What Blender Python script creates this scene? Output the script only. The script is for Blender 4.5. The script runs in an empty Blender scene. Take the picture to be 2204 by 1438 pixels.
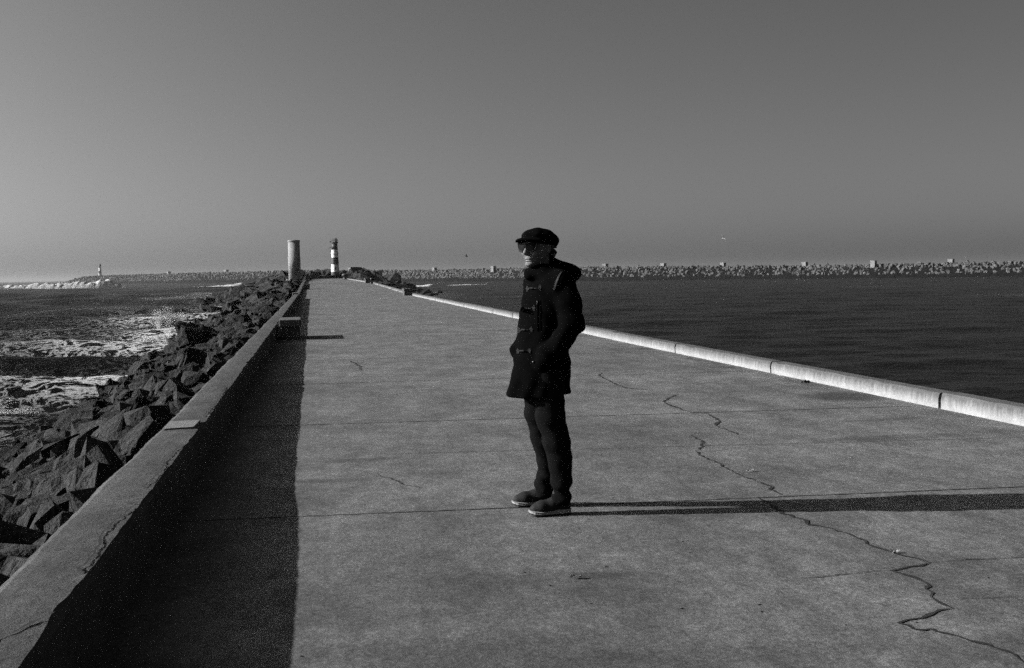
import bpy, bmesh, math, random
import numpy as np
from mathutils import Vector, Matrix, noise as mnoise
from mathutils.bvhtree import BVHTree

C = bpy.context.scene.collection
SC = bpy.context.scene
random.seed(7)
RNG = np.random.default_rng(11)
PI = math.pi

# ------------------------------------------------------------------ camera
YAW = math.radians(9.91); PITCH = math.radians(-3.074); ROLL = math.radians(1.0)
fw = Vector((math.sin(YAW) * math.cos(PITCH), math.cos(YAW) * math.cos(PITCH), math.sin(PITCH)))
r0 = Vector((math.cos(YAW), -math.sin(YAW), 0)); u0 = r0.cross(fw)
rt = math.cos(ROLL) * r0 - math.sin(ROLL) * u0; up = math.sin(ROLL) * r0 + math.cos(ROLL) * u0
cd = bpy.data.cameras.new('camera'); cam = bpy.data.objects.new('camera', cd); C.objects.link(cam)
cam.matrix_world = Matrix(((rt.x, up.x, -fw.x, 0), (rt.y, up.y, -fw.y, 0), (rt.z, up.z, -fw.z, 1.5), (0, 0, 0, 1)))
cd.lens = 40; cd.sensor_width = 36; cd.clip_start = 0.05; cd.clip_end = 120000
SC.camera = cam

# ------------------------------------------------------------------ light
SUN_EL = math.radians(24.6)
to_sun = Vector((-0.99 * math.cos(SUN_EL), 0.137 * math.cos(SUN_EL), math.sin(SUN_EL))).normalized()
ld = bpy.data.lights.new('sun', 'SUN'); ld.energy = 5.0; ld.angle = math.radians(0.5); ld.color = (1, 1, 1)
sun = bpy.data.objects.new('sun', ld); C.objects.link(sun)
sun.rotation_euler = to_sun.to_track_quat('Z', 'Y').to_euler()
W = bpy.data.worlds.new('World'); SC.world = W; W.use_nodes = True
nt = W.node_tree; nt.nodes.clear()
sky = nt.nodes.new('ShaderNodeTexSky'); sky.sky_type = 'NISHITA'; sky.sun_disc = False
sky.sun_elevation = SUN_EL; sky.sun_rotation = math.atan2(to_sun.x, to_sun.y)
sky.air_density = 0.1; sky.dust_density = 3.0; sky.ozone_density = 0.0; sky.altitude = 0
# black and white film: the green channel of the sky stands for its brightness
sep = nt.nodes.new('ShaderNodeSeparateColor'); nt.links.new(sky.outputs[0], sep.inputs[0])
bg = nt.nodes.new('ShaderNodeBackground'); bg.inputs[1].default_value = 0.073; nt.links.new(sep.outputs[1], bg.inputs[0])
wo = nt.nodes.new('ShaderNodeOutputWorld'); nt.links.new(bg.outputs[0], wo.inputs[0])
SC.view_settings.view_transform = 'Standard'; SC.view_settings.look = 'None'
SC.view_settings.exposure = 1.35; SC.view_settings.gamma = 1
SC.render.engine = 'CYCLES'
SC.cycles.use_denoising = False
SC.cycles.max_bounces = 6
SC.cycles.use_adaptive_sampling = True; SC.cycles.adaptive_threshold = .06; SC.cycles.adaptive_min_samples = 20   # leaves a fine grain like the film's

# ------------------------------------------------------------------ helpers
def nd(t, kind, **kw):
    n = t.nodes.new(kind)
    for k, v in kw.items(): setattr(n, k, v)
    return n

ALB = 0.37   # the film print is dark and hard: every paint and stone sits low
def mat(name, val, rough=0.85, spec=0.25, layers=(), bumps=(), metallic=0.0, coord='Object'):
    """grey procedural material; layers multiply the base: (scale, low, high, stretch, contrast)"""
    m = bpy.data.materials.new(name); m.use_nodes = True; t = m.node_tree
    p = t.nodes['Principled BSDF']
    p.inputs['Roughness'].default_value = rough; p.inputs['Metallic'].default_value = metallic
    p.inputs['Specular IOR Level'].default_value = spec
    tc = nd(t, 'ShaderNodeTexCoord')
    v = nd(t, 'ShaderNodeValue'); v.outputs[0].default_value = val * ALB; cur = v.outputs[0]
    for (sc, lo, hi, st, con) in layers:
        mp = nd(t, 'ShaderNodeMapping'); mp.inputs['Scale'].default_value = st; t.links.new(tc.outputs[coord], mp.inputs[0])
        n = nd(t, 'ShaderNodeTexNoise'); n.inputs['Scale'].default_value = sc; n.inputs['Detail'].default_value = 6
        n.inputs['Roughness'].default_value = 0.6; t.links.new(mp.outputs[0], n.inputs[0])
        r = nd(t, 'ShaderNodeMapRange'); r.inputs[1].default_value = 0.5 - con; r.inputs[2].default_value = 0.5 + con
        r.inputs[3].default_value = lo; r.inputs[4].default_value = hi; t.links.new(n.outputs[0], r.inputs[0])
        q = nd(t, 'ShaderNodeMath', operation='MULTIPLY'); t.links.new(cur, q.inputs[0]); t.links.new(r.outputs[0], q.inputs[1]); cur = q.outputs[0]
    t.links.new(cur, p.inputs['Base Color'])
    nrm = None
    for (sc, strength, dist) in bumps:
        n = nd(t, 'ShaderNodeTexNoise'); n.inputs['Scale'].default_value = sc; n.inputs['Detail'].default_value = 5
        n.inputs['Roughness'].default_value = 0.65; t.links.new(tc.outputs[coord], n.inputs[0])
        b = nd(t, 'ShaderNodeBump'); b.inputs['Strength'].default_value = strength; b.inputs['Distance'].default_value = dist
        t.links.new(n.outputs[0], b.inputs['Height'])
        if nrm: t.links.new(nrm, b.inputs['Normal'])
        nrm = b.outputs[0]
    if nrm: t.links.new(nrm, p.inputs['Normal'])
    return m

def mesh_np(name, V, F, m=None, parent=None, smooth=False):
    me = bpy.data.meshes.new(name)
    me.from_pydata([tuple(v) for v in V], [], [tuple(f) for f in F])
    return link(name, me, m, parent, smooth)

def link(name, me, m=None, parent=None, smooth=False):
    if m is not None:
        for q in (m if isinstance(m, (list, tuple)) else [m]): me.materials.append(q)
    if smooth: me.polygons.foreach_set('use_smooth', [True] * len(me.polygons))
    me.update()
    o = bpy.data.objects.new(name, me); C.objects.link(o)
    if parent: o.parent = parent
    return o

def obj(name, bm, m=None, parent=None, smooth=False):
    me = bpy.data.meshes.new(name); bm.normal_update(); bm.to_mesh(me); bm.free()
    return link(name, me, m, parent, smooth)

def tag(o, label=None, cat=None, group=None, kind=None):
    if label: o['label'] = label
    if cat: o['category'] = cat
    if group: o['group'] = group
    if kind: o['kind'] = kind
    return o

def thing(name, label, cat, loc=(0, 0, 0), rotz=0, group=None):
    o = bpy.data.objects.new(name, None); C.objects.link(o); o.location = loc; o.rotation_euler = (0, 0, rotz)
    return tag(o, label, cat, group)

def box(bm, lo, hi, bev=0.0, M=None, mi=0):
    r = bmesh.ops.create_cube(bm, size=1.0)
    vs = r['verts']
    for v in vs:
        v.co = Vector((lo[i] + (v.co[i] + .5) * (hi[i] - lo[i]) for i in range(3)))
    fs = set(f for v in vs for f in v.link_faces)
    for f in fs: f.material_index = mi
    if bev > 0:
        es = set(e for v in vs for e in v.link_edges)
        g = bmesh.ops.bevel(bm, geom=list(es), offset=bev, segments=2, affect='EDGES', profile=0.6)
        vs = list(set(v for f in g['faces'] for v in f.verts) | set(v for v in vs if v.is_valid))
    if M is not None:
        for v in vs: v.co = M @ v.co
    return vs

def lathe(bm, prof, n=24, c=(0, 0, 0), mi=0, cap=True):
    """prof: list of (radius, z) from the bottom up"""
    rings = []
    for (r, z) in prof:
        rings.append([bm.verts.new((c[0] + r * math.cos(2 * PI * k / n), c[1] + r * math.sin(2 * PI * k / n), c[2] + z)) for k in range(n)])
    for a, b in zip(rings[:-1], rings[1:]):
        for k in range(n):
            f = bm.faces.new((a[k], a[(k + 1) % n], b[(k + 1) % n], b[k])); f.material_index = mi; f.smooth = True
    if cap:
        f = bm.faces.new(rings[0][::-1]); f.material_index = mi
        f = bm.faces.new(rings[-1]); f.material_index = mi

def tube(bm, pts, r, n=8):
    pts = [Vector(p) for p in pts]; rings = []
    for i, p in enumerate(pts):
        d = (pts[min(i + 1, len(pts) - 1)] - pts[max(i - 1, 0)]).normalized()
        a = d.orthogonal().normalized() if i == 0 else (a - d * a.dot(d)).normalized()
        b = d.cross(a); rr = r[i] if isinstance(r, (list, tuple)) else r
        rings.append([bm.verts.new(p + rr * (math.cos(2 * PI * k / n) * a + math.sin(2 * PI * k / n) * b)) for k in range(n)])
    for A, B in zip(rings[:-1], rings[1:]):
        for k in range(n): bm.faces.new((A[k], A[(k + 1) % n], B[(k + 1) % n], B[k])).smooth = True
    bm.faces.new(rings[0][::-1]); bm.faces.new(rings[-1])

def lerp_tab(tab, x):
    return float(np.interp(x, [t[0] for t in tab], [t[1] for t in tab]))

def ss(a, b, x):
    t = np.clip((x - a) / (b - a), 0, 1); return t * t * (3 - 2 * t)

# signed distance modelling, turned into a mesh by surface nets
def surface_nets(f, lo, hi, h):
    lo = np.array(lo, float); n = np.ceil((np.array(hi) - lo) / h).astype(int) + 1
    ax = [lo[i] + h * np.arange(n[i]) for i in range(3)]
    X, Y, Z = np.meshgrid(*ax, indexing='ij'); v = f(X, Y, Z); ins = v < 0
    cs = np.zeros(tuple(n - 1), int)
    for i in (0, 1):
        for j in (0, 1):
            for k in (0, 1): cs += ins[i:n[0] - 1 + i, j:n[1] - 1 + j, k:n[2] - 1 + k]
    act = np.argwhere((cs > 0) & (cs < 8)); idx = -np.ones(tuple(n - 1), int); idx[tuple(act.T)] = np.arange(len(act))
    P = np.zeros((len(act), 3)); cnt = np.zeros(len(act))
    cor = [(i, j, k) for i in (0, 1) for j in (0, 1) for k in (0, 1)]
    for a in cor:
        for b in cor:
            if sum(abs(a[q] - b[q]) for q in range(3)) == 1 and a < b:
                va = v[tuple((act + a).T)]; vb = v[tuple((act + b).T)]; s = (va < 0) != (vb < 0)
                t = np.where(s, va / np.where(s, va - vb, 1), 0)
                P += np.where(s[:, None], np.array(a) + t[:, None] * (np.array(b) - np.array(a)), 0); cnt += s
    P = lo + h * (act + P / cnt[:, None]); F = []
    for d in range(3):
        e1, e2 = [(1, 2), (2, 0), (0, 1)][d]
        sl = [slice(1, -1)] * 3; sl[d] = slice(0, -1); s2 = list(sl); s2[d] = slice(1, None)
        A = ins[tuple(sl)]; B = ins[tuple(s2)]
        for flip, msk in ((False, A & ~B), (True, ~A & B)):
            g = np.argwhere(msk) + 1; g[:, d] -= 1
            if not len(g): continue
            o1 = np.zeros(3, int); o1[e1] = 1; o2 = np.zeros(3, int); o2[e2] = 1
            q = [idx[tuple((g - a).T)] for a in (o1 + o2, o2, 0 * o1, o1)]
            q = np.stack(q if not flip else q[::-1], 1); F.append(q)
    return P, np.concatenate(F)

def smin(a, b, k):
    h = np.clip(.5 + .5 * (b - a) / k, 0, 1); return b * (1 - h) + a * h - k * h * (1 - h)
def smax(a, b, k): return -smin(-a, -b, k)
def capsule(X, Y, Z, a, b, ra, rb):
    a = np.array(a, float); b = np.array(b, float); d = b - a
    t = np.clip(((X - a[0]) * d[0] + (Y - a[1]) * d[1] + (Z - a[2]) * d[2]) / (d @ d), 0, 1)
    return np.sqrt((X - a[0] - t * d[0])**2 + (Y - a[1] - t * d[1])**2 + (Z - a[2] - t * d[2])**2) - (ra + t * (rb - ra))
def ellipsoid(X, Y, Z, c, r):
    q = np.sqrt(((X - c[0]) / r[0])**2 + ((Y - c[1]) / r[1])**2 + ((Z - c[2]) / r[2])**2)
    return (q - 1) * min(r)
def chain(X, Y, Z, pts, k):
    d = None
    for (a, ra), (b, rb) in zip(pts[:-1], pts[1:]):
        c = capsule(X, Y, Z, a, b, ra, rb); d = c if d is None else smin(d, c, k)
    return d

# ------------------------------------------------------------------ pier layout (metres, pier runs along +Y)
SEA = -3.0
DECK_Z = [(-20, 0), (82, 0), (137, .55), (228, .8), (262, .95), (300, .95)]
KERB_X = [(-20, 6.45), (25, 6.45), (82, 7.05), (300, 7.05)]
DECK_END = 258.0
def dz(y): return lerp_tab(DECK_Z, y)
def kx(y): return lerp_tab(KERB_X, y)

# concrete deck material
def random_tone(m, lo, hi):
    t = m.node_tree; p = t.nodes['Principled BSDF']; src = p.inputs['Base Color'].links[0].from_socket
    oi = nd(t, 'ShaderNodeObjectInfo'); r = nd(t, 'ShaderNodeMapRange'); r.inputs[3].default_value = lo; r.inputs[4].default_value = hi; t.links.new(oi.outputs['Random'], r.inputs[0])
    q = nd(t, 'ShaderNodeMath', operation='MULTIPLY'); t.links.new(src, q.inputs[0]); t.links.new(r.outputs[0], q.inputs[1]); t.links.new(q.outputs[0], p.inputs['Base Color'])

def deck_material():
    m = mat('deck_concrete', .2, .9, .2,
            layers=[(.28, .74, 1.2, (1, 1.3, 1), .2), (.9, .8, 1.15, (1, .4, 1), .2), (2.2, .62, 1.22, (1, .5, 1), .2), (6, .74, 1.2, (1, .6, 1), .2), (16, .72, 1.25, (1, .6, 1), .2), (45, .55, 1.45, (1, .7, 1), .2), (150, .5, 1.5, (1, .8, 1), .2)],
            bumps=[(60, .35, .01), (7, .25, .02)])
    t = m.node_tree; p = t.nodes['Principled BSDF']; src = p.inputs['Base Color'].links[0].from_socket
    tc = nd(t, 'ShaderNodeTexCoord'); sx = nd(t, 'ShaderNodeSeparateXYZ')
    nz = nd(t, 'ShaderNodeTexNoise'); nz.inputs['Scale'].default_value = 2.2; nz.inputs['Detail'].default_value = 6; t.links.new(tc.outputs['Object'], nz.inputs[0])
    ad = nd(t, 'ShaderNodeVectorMath', operation='MULTIPLY_ADD'); ad.inputs[1].default_value = (.5, .26, 0); t.links.new(nz.outputs[1], ad.inputs[0]); t.links.new(tc.outputs['Object'], ad.inputs[2])
    cur = src
    # damp stains: centre x, y, half length x, half length y, strength
    for (cx, cy, rx, ry, s) in ((6.05, 12.3, .55, .5, .45), (6.3, 14, .12, .9, .3), (6.32, 18, .1, 1.2, .3), (5.0, 9.2, .8, .16, .28), (5.3, 10.3, .5, .1, .25), (1.36, 5.38, .14, .1, .3), (.35, 9.3, .3, .1, .3), (.1, 8.4, .3, .1, .3),
                                (.5, 5.2, .9, .5, .2), (.3, 4.3, 1.2, .35, .25), (1.2, 4.1, .8, .2, .2), (2.8, 3.9, .5, .3, .22), (6.2, 16.5, .35, .2, .3), (6.3, 21, .3, .3, .3), (6.2, 26, .3, .3, .25)):
        mp = nd(t, 'ShaderNodeMapping'); mp.inputs['Location'].default_value = (-(cx + .25) / rx, -(cy + .13) / ry, 0); mp.inputs['Scale'].default_value = (1 / rx, 1 / ry, 0)
        t.links.new(ad.outputs[0], mp.inputs[0])
        ln = nd(t, 'ShaderNodeVectorMath', operation='LENGTH'); t.links.new(mp.outputs[0], ln.inputs[0])
        r = nd(t, 'ShaderNodeMapRange', interpolation_type='SMOOTHSTEP'); r.inputs[1].default_value = .5; r.inputs[2].default_value = 1.25; r.inputs[3].default_value = 1 - min(.6, 1.35 * s); r.inputs[4].default_value = 1
        t.links.new(ln.outputs['Value'], r.inputs[0])
        q = nd(t, 'ShaderNodeMath', operation='MULTIPLY'); t.links.new(cur, q.inputs[0]); t.links.new(r.outputs[0], q.inputs[1]); cur = q.outputs[0]
    t.links.new(cur, p.inputs['Base Color'])
    return m

M_deck = deck_material()
M_crack = mat('crack_dirt', .04, .95, .1, layers=[(30, .6, 1.5, (1, 1, 1), .25)])
M_joint = mat('joint_filler', .05, .95, .1, layers=[(20, .5, 1.8, (1, 1, 1), .25)])
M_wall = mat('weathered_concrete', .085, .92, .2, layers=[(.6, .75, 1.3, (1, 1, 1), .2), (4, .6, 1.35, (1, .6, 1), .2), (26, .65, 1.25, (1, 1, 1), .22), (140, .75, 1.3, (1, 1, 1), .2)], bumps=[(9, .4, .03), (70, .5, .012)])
M_mortar = mat('pale_mortar', .26, .95, .2, layers=[(12, .7, 1.2, (1, 1, 1), .25), (90, .75, 1.25, (1, 1, 1), .2)], bumps=[(40, .5, .01)])
M_bench = mat('bench_concrete', .12, .85, .25, layers=[(5, .7, 1.2, (1, 1, 1), .25), (60, .8, 1.2, (1, 1, 1), .2)], bumps=[(50, .4, .008)])
M_rock = mat('dark_granite', .02, .85, .15, layers=[(.6, .4, 1.5, (1, 1, 1), .22), (4, .5, 1.6, (1, 1, 2), .22), (12, .55, 1.5, (1, 1, 3), .2), (40, .6, 1.45, (1, 1, 1), .2)], bumps=[(3, .9, .15), (14, .9, .06)])
random_tone(M_rock, .3, 2.4)
M_slope = mat('wet_rubble', .012, .7, .3, layers=[(1.5, .5, 1.6, (1, 1, 1), .25)], bumps=[(2, .8, .2)])
M_white = mat('white_paint', 1.45, .6, .3, layers=[(1.2, .85, 1.05, (1, 1, 1), .25), (9, .9, 1.06, (1, 1, .3), .25)])
M_red = mat('dark_band_paint', .04, .6, .3, layers=[(1.2, .8, 1.15, (1, 1, 1), .25)])
M_iron = mat('dark_iron', .03, .6, .4)
M_col = mat('column_concrete', .4, .9, .2, layers=[(.5, .85, 1.15, (1, 1, 1.5), .2), (6, .8, 1.15, (1, 1, .4), .25), (40, .85, 1.15, (1, 1, 1), .2)], bumps=[(14, .25, .02)])

# ---- deck: one strip sheet on a solid pier, with joints and cracks in the same mesh
def ribbon(bm, pts, w, z, mi, wob=.4, seed=1, jag=0.012):
    rnd = random.Random(seed); P = []
    for (a, b) in zip(pts[:-1], pts[1:]):
        n = max(2, int(math.hypot(b[0] - a[0], b[1] - a[1]) / .05))
        for k in range(n): P.append((a[0] + (b[0] - a[0]) * k / n, a[1] + (b[1] - a[1]) * k / n))
    P.append(pts[-1]); Q = []
    for i, p in enumerate(P):
        Q.append(Vector((p[0] + rnd.uniform(-jag, jag) * (0 < i < len(P) - 1), p[1] + rnd.uniform(-jag, jag) * (0 < i < len(P) - 1), 0)))
    prev = None
    for i, p in enumerate(Q):
        d = (Q[min(i + 1, len(Q) - 1)] - Q[max(i - 1, 0)]); d.normalize() if d.length > 0 else None
        nrm = Vector((-d.y, d.x, 0)); ww = w * (1 + wob * rnd.uniform(-1, 1)) * (min(1, .25 + i / 6, .25 + (len(Q) - 1 - i) / 6))
        zz = dz(p.y) + z
        a = bm.verts.new((p.x + nrm.x * ww, p.y + nrm.y * ww, zz)); b = bm.verts.new((p.x - nrm.x * ww, p.y - nrm.y * ww, zz))
        if prev:
            f = bm.faces.new((prev[0], prev[1], b, a)); f.material_index = mi
            f.normal_update()
            if f.normal.z < 0: f.normal_flip()
        prev = (a, b)

CRACKS = [
 [(2.59, 3.78), (2.62, 3.91), (2.59, 4.0), (2.57, 4.06), (2.49, 4.19), (2.48, 4.26), (2.41, 4.27), (2.39, 4.35), (2.52, 4.42), (2.71, 4.51), (2.73, 4.67), (2.78, 4.81), (2.82, 4.84), (2.8, 5.04), (2.77, 5.14), (2.9, 5.18), (3.03, 5.22), (2.96, 5.44), (2.91, 5.61), (2.93, 5.72), (2.93, 5.95), (2.86, 6.15), (2.8, 6.2), (2.85, 6.29), (2.84, 6.35), (2.8, 6.51), (2.84, 6.75), (2.85, 7.03)],
 [(3.02, 7.04), (3.03, 7.25), (3.07, 7.35), (3.06, 7.51), (3.04, 7.8), (3.03, 8.07), (3.06, 8.39), (3.05, 8.74), (3.1, 8.95), (3.2, 9.13), (3.32, 9.46), (3.35, 9.83), (3.43, 9.94)],
 [(3.77, 9.7), (3.77, 10.19), (3.79, 10.4), (3.93, 10.67), (3.99, 11.06), (4.02, 11.31), (3.88, 11.44), (3.88, 12.11), (3.94, 12.51), (4.32, 13.17)],
 [(4.16, 13.72), (3.92, 14.07), (3.93, 14.62), (3.99, 15.35), (4.02, 15.83), (4.18, 16.28)]]
bm = bmesh.new()
ys = list(np.arange(-8, 60, 2.0)) + list(np.arange(60, DECK_END + .1, 6.0))
ys[-1] = DECK_END
prev = None
for y in ys:
    row = [bm.verts.new((x, y, dz(y))) for x in (-1.25, -.87, 1, 3, 5, kx(y), kx(y) + .42)]
    if prev:
        for k in range(6): bm.faces.new((prev[k], prev[k + 1], row[k + 1], row[k]))
    prev = row
for i, c in enumerate(CRACKS): ribbon(bm, c, (.009, .009, .012, .013)[i], .004, 1, .75, i, .016)
ribbon(bm, [(2.96, 5.22), (3.25, 5.24), (3.7, 5.2)], .004, .004, 1, .5, 20)
ribbon(bm, [(2.77, 5.14), (2.5, 5.13), (2.2, 5.1)], .004, .004, 1, .5, 21)
ribbon(bm, [(2.82, 4.62), (3.1, 4.6)], .003, .004, 1, .5, 22)
ribbon(bm, [(.62, 20.2), (.75, 18.9), (.7, 18.0)], .012, .004, 1, .6, 23, .03)
ribbon(bm, [(.45, 8.6), (.6, 8.1), (.75, 7.9)], .005, .004, 1, .6, 24, .03)
def joint(x0, y0, x1, y1, w, seed): ribbon(bm, [(x0, y0), (x0 * .5 + x1 * .5, (y0 + y1) / 2), (x1, y1)], w, .003, 2, .45, seed, .006)
joint(-.86, 7.22, 6.44, 6.79, .0075, 30); joint(-.86, 11.68, 6.44, 11.2, .009, 31); joint(-.86, 2.75, 6.44, 2.4, .008, 32)
joint(.58, 9.52, 6.2, 8.85, .004, 33)
for i, y in enumerate((16.1, 20.6, 25.1, 29.6, 38.6, 47.5, 56, 74, 92, 115, 140)): joint(-.86, y, kx(y) - .01, y - .3, .009, 40 + i)
deck = obj('pier_deck', bm, [M_deck, M_crack, M_joint]); tag(deck, kind='structure')
bm = bmesh.new(); prev = None
for y in ys + [DECK_END + 2]:
    z = dz(y) - .03
    row = [bm.verts.new(p) for p in ((-1.22, y, -6), (-1.22, y, z), (kx(y) + .4, y, z), (kx(y) + .4, y, -6))]
    if prev:
        for k in range(3): bm.faces.new((prev[k], prev[k + 1], row[k + 1], row[k]))
    else: bm.faces.new(row)
    prev = row
bm.faces.new(prev[::-1])
tag(obj('pier_body', bm, M_wall), kind='structure')

# ---- sea wall on the left, with chipped edges
def near_rise(y): return .03 * float(ss(9, 4, y)) if y < 40 else 0
def wall_mesh(y0, y1, h, xin, xout, step, amp, seed):
    bm = bmesh.new(); prev = None; y = y0; V = []
    while True:
        q = step * (1 if y < 25 else 4)
        n1 = mnoise.noise(Vector((y * 1.3, seed, 0))) * amp + mnoise.noise(Vector((y * 6, seed, 3))) * amp * .5
        n2 = mnoise.noise(Vector((y * 1.1, seed, 9))) * amp + mnoise.noise(Vector((y * 7, seed, 7))) * amp * .5
        nz = mnoise.noise(Vector((y * .35, seed, 5))) * amp * .8 + near_rise(y)
        chip = max(0, mnoise.noise(Vector((y * 2.3, seed, 21))) - .12) * amp * 3.0
        b = dz(y); t = b + h + nz
        pr = [(xin, b - .05), (xin + n1 * .4, b + h * .55), (xin + n1 - chip * .3, t - .028 - chip * .5), (xin - .022 + n1 - chip, t), (xin - .1, t + .004 + n2 * .2),
              ((xin + xout) / 2, t + .006), (xout + .1, t + .004), (xout + .05 + n2, t), (xout + n2, t - .03), (xout, b - .3), (xout, -2.5)]
        row = [bm.verts.new((p[0], y, p[1])) for p in pr]
        if prev:
            for k in range(len(row) - 1): bm.faces.new((prev[k], row[k], row[k + 1], prev[k + 1]))
        else: bm.faces.new(row[::-1])
        prev = row
        if y >= y1 - 1e-6: break
        y = min(y1, y + q)
    bm.faces.new(prev)
    bmesh.ops.recalc_face_normals(bm, faces=bm.faces[:])
    return bm
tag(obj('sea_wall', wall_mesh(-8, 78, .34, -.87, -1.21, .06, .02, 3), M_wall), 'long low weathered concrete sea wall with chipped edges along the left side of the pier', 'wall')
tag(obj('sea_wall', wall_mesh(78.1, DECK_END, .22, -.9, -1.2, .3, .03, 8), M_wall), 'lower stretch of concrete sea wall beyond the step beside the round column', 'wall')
# crack lines and a pale mortar patch on the wall top
bm = bmesh.new(); rnd = random.Random(5)
def wallz(y): return .34 + mnoise.noise(Vector((y * .35, 3, 5))) * .016 + .006 + near_rise(y)
def wall_ribbon(pts, w, seed):
    rr = random.Random(seed); P = []
    for a, b in zip(pts[:-1], pts[1:]):
        n = max(2, int(math.dist(a, b) / .03))
        P += [(a[0] + (b[0] - a[0]) * k / n + rr.uniform(-.008, .008), a[1] + (b[1] - a[1]) * k / n) for k in range(n)]
    pv = None
    for p in P:
        ww = w * rr.uniform(.3, 1.5)
        r = [bm.verts.new((p[0] - ww, p[1], wallz(p[1]) + .004)), bm.verts.new((p[0] + ww, p[1] + .004, wallz(p[1]) + .004))]
        if pv: bm.faces.new((pv[0], pv[1], r[1], r[0]))
        pv = r
wall_ribbon([(-.9, 4.05), (-.96, 3.9), (-1.02, 3.75), (-1.03, 3.5)], .008, 1)
wall_ribbon([(-.93, 4.6), (-.92, 4.9), (-.95, 5.3), (-.93, 5.7), (-.91, 5.9)], .005, 2)
wall_ribbon([(-.91, 5.95), (-.99, 6.0)], .006, 3)
wall_ribbon([(-.93, 6.4), (-.91, 6.9), (-.94, 7.4), (-.92, 8.1)], .005, 4)
wall_ribbon([(-1.1, 5.0), (-1.06, 5.05)], .006, 5); wall_ribbon([(-1.1, 4.3), (-1.04, 4.36)], .005, 6)
wall_ribbon([(-1.12, 7.3), (-1.0, 7.35)], .006, 7); wall_ribbon([(-.93, 9.8), (-.91, 11), (-.93, 12.4)], .006, 8)
cr = obj('crack', bm, M_crack, bpy.data.objects['sea_wall'])
bm = bmesh.new(); box(bm, (-1.16, 9.02, .335), (-.925, 9.46, .356), .006)
for v in bm.verts: v.co.x += mnoise.noise(v.co * 7) * .03; v.co.y += mnoise.noise(v.co * 5 + Vector((3, 0, 0))) * .06
obj('mortar_patch', bm, M_mortar, bpy.data.objects['sea_wall'])
bm = bmesh.new(); box(bm, (-1.3, 76.6, .2), (-.96, 77.9, .44), .03)
obj('end_block', bm, M_mortar, bpy.data.objects['sea_wall'])

# ---- kerb of cast blocks on the right
def kerb_material():
    m = mat('kerb_concrete', .54, .9, .1, layers=[(1.2, .75, 1.12, (1, 1, 1), .2), (7, .85, 1.1, (1, 1, .3), .2), (30, .85, 1.12, (1, 1, 1), .2), (120, .85, 1.15, (1, 1, 1), .2)], bumps=[(60, .3, .008)])
    t = m.node_tree; p = t.nodes['Principled BSDF']; src = p.inputs['Base Color'].links[0].from_socket
    tc = nd(t, 'ShaderNodeTexCoord'); sx = nd(t, 'ShaderNodeSeparateXYZ'); t.links.new(tc.outputs['Object'], sx.inputs[0])
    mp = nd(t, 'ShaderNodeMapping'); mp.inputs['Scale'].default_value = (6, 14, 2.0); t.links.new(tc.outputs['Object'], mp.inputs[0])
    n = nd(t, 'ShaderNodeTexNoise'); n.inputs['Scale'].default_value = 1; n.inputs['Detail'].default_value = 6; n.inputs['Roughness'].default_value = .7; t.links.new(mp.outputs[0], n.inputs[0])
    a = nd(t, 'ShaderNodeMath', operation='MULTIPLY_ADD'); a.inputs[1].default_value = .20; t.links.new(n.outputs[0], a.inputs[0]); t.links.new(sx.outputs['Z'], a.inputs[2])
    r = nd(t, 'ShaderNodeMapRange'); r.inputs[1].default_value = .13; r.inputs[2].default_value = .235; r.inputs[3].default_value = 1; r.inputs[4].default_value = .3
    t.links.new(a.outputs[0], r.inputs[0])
    q = nd(t, 'ShaderNodeMath', operation='MULTIPLY'); t.links.new(src, q.inputs[0]); t.links.new(r.outputs[0], q.inputs[1])
    t.links.new(q.outputs[0], p.inputs['Base Color'])
    return m
M_kerb = kerb_material()
kj = [-3.0, 1.8, 6.35, 10.93, 15.4, 19.75, 24.2]
while kj[-1] < 76: kj.append(kj[-1] + 4.45)
kj += [81.3, 88, 96, 104, 114, 124, 134, 142.5]
while kj[-1] < DECK_END - 14: kj.append(kj[-1] + 12)
KL = {6.35: 'nearest pale kerb block, running out of the picture at its right edge',
      10.93: 'pale kerb block between the two widest black gaps, nearest but one at right',
      15.4: 'pale kerb block third from the right edge of the picture, its gaps dark',
      19.75: 'pale kerb block fourth from the right edge, between narrow dark gaps',
      24.2: 'pale kerb block whose far part passes behind the standing man'}
FAR_K = 'pale kerb block in the thin far row beyond the standing man'
for a, b in zip(kj[:-1], kj[1:]):
    bm = bmesh.new(); L = b - a; g = .028 if a < 12 else (.02 if a < 60 else .01)
    n = max(4, int(L / .1)) if a < 40 else 4
    prev = None; H = .17 + random.uniform(-.008, .008)
    sx_ = (kx(b) - kx(a)); sz = dz(b) - dz(a); off = random.uniform(-.008, .008)
    for k in range(n + 1):
        y = g + (L - 2 * g) * k / n; xo = sx_ * y / L + off; zo = sz * y / L
        j = mnoise.noise(Vector((a + y, 3, 1))) * .012; j2 = mnoise.noise(Vector((a + y * 3, 8, 1))) * .008 - max(0, mnoise.noise(Vector((a * 3 + y * 2.1, 5, 4))) - .25) * .05
        pr = [(0 + j2, -.04), (j, H * .6), (.012 + j, H - .012), (.026 + j2, H + j2), (.2, H), (.215, H - .02), (.22, -.04)]
        row = [bm.verts.new((p[0] + xo, y, p[1] + zo)) for p in pr]
        if prev:
            for q in range(len(row) - 1): bm.faces.new((prev[q], prev[q + 1], row[q + 1], row[q]))
        else: bm.faces.new(row)
        prev = row
    bm.faces.new(prev[::-1]); bmesh.ops.recalc_face_normals(bm, faces=bm.faces[:])
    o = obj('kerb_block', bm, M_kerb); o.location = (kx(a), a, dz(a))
    tag(o, KL.get(a, FAR_K if a > 24 else 'pale kerb block beside the camera, outside the picture'), 'kerb block', 'cast kerb blocks along the right edge of the pier')

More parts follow.
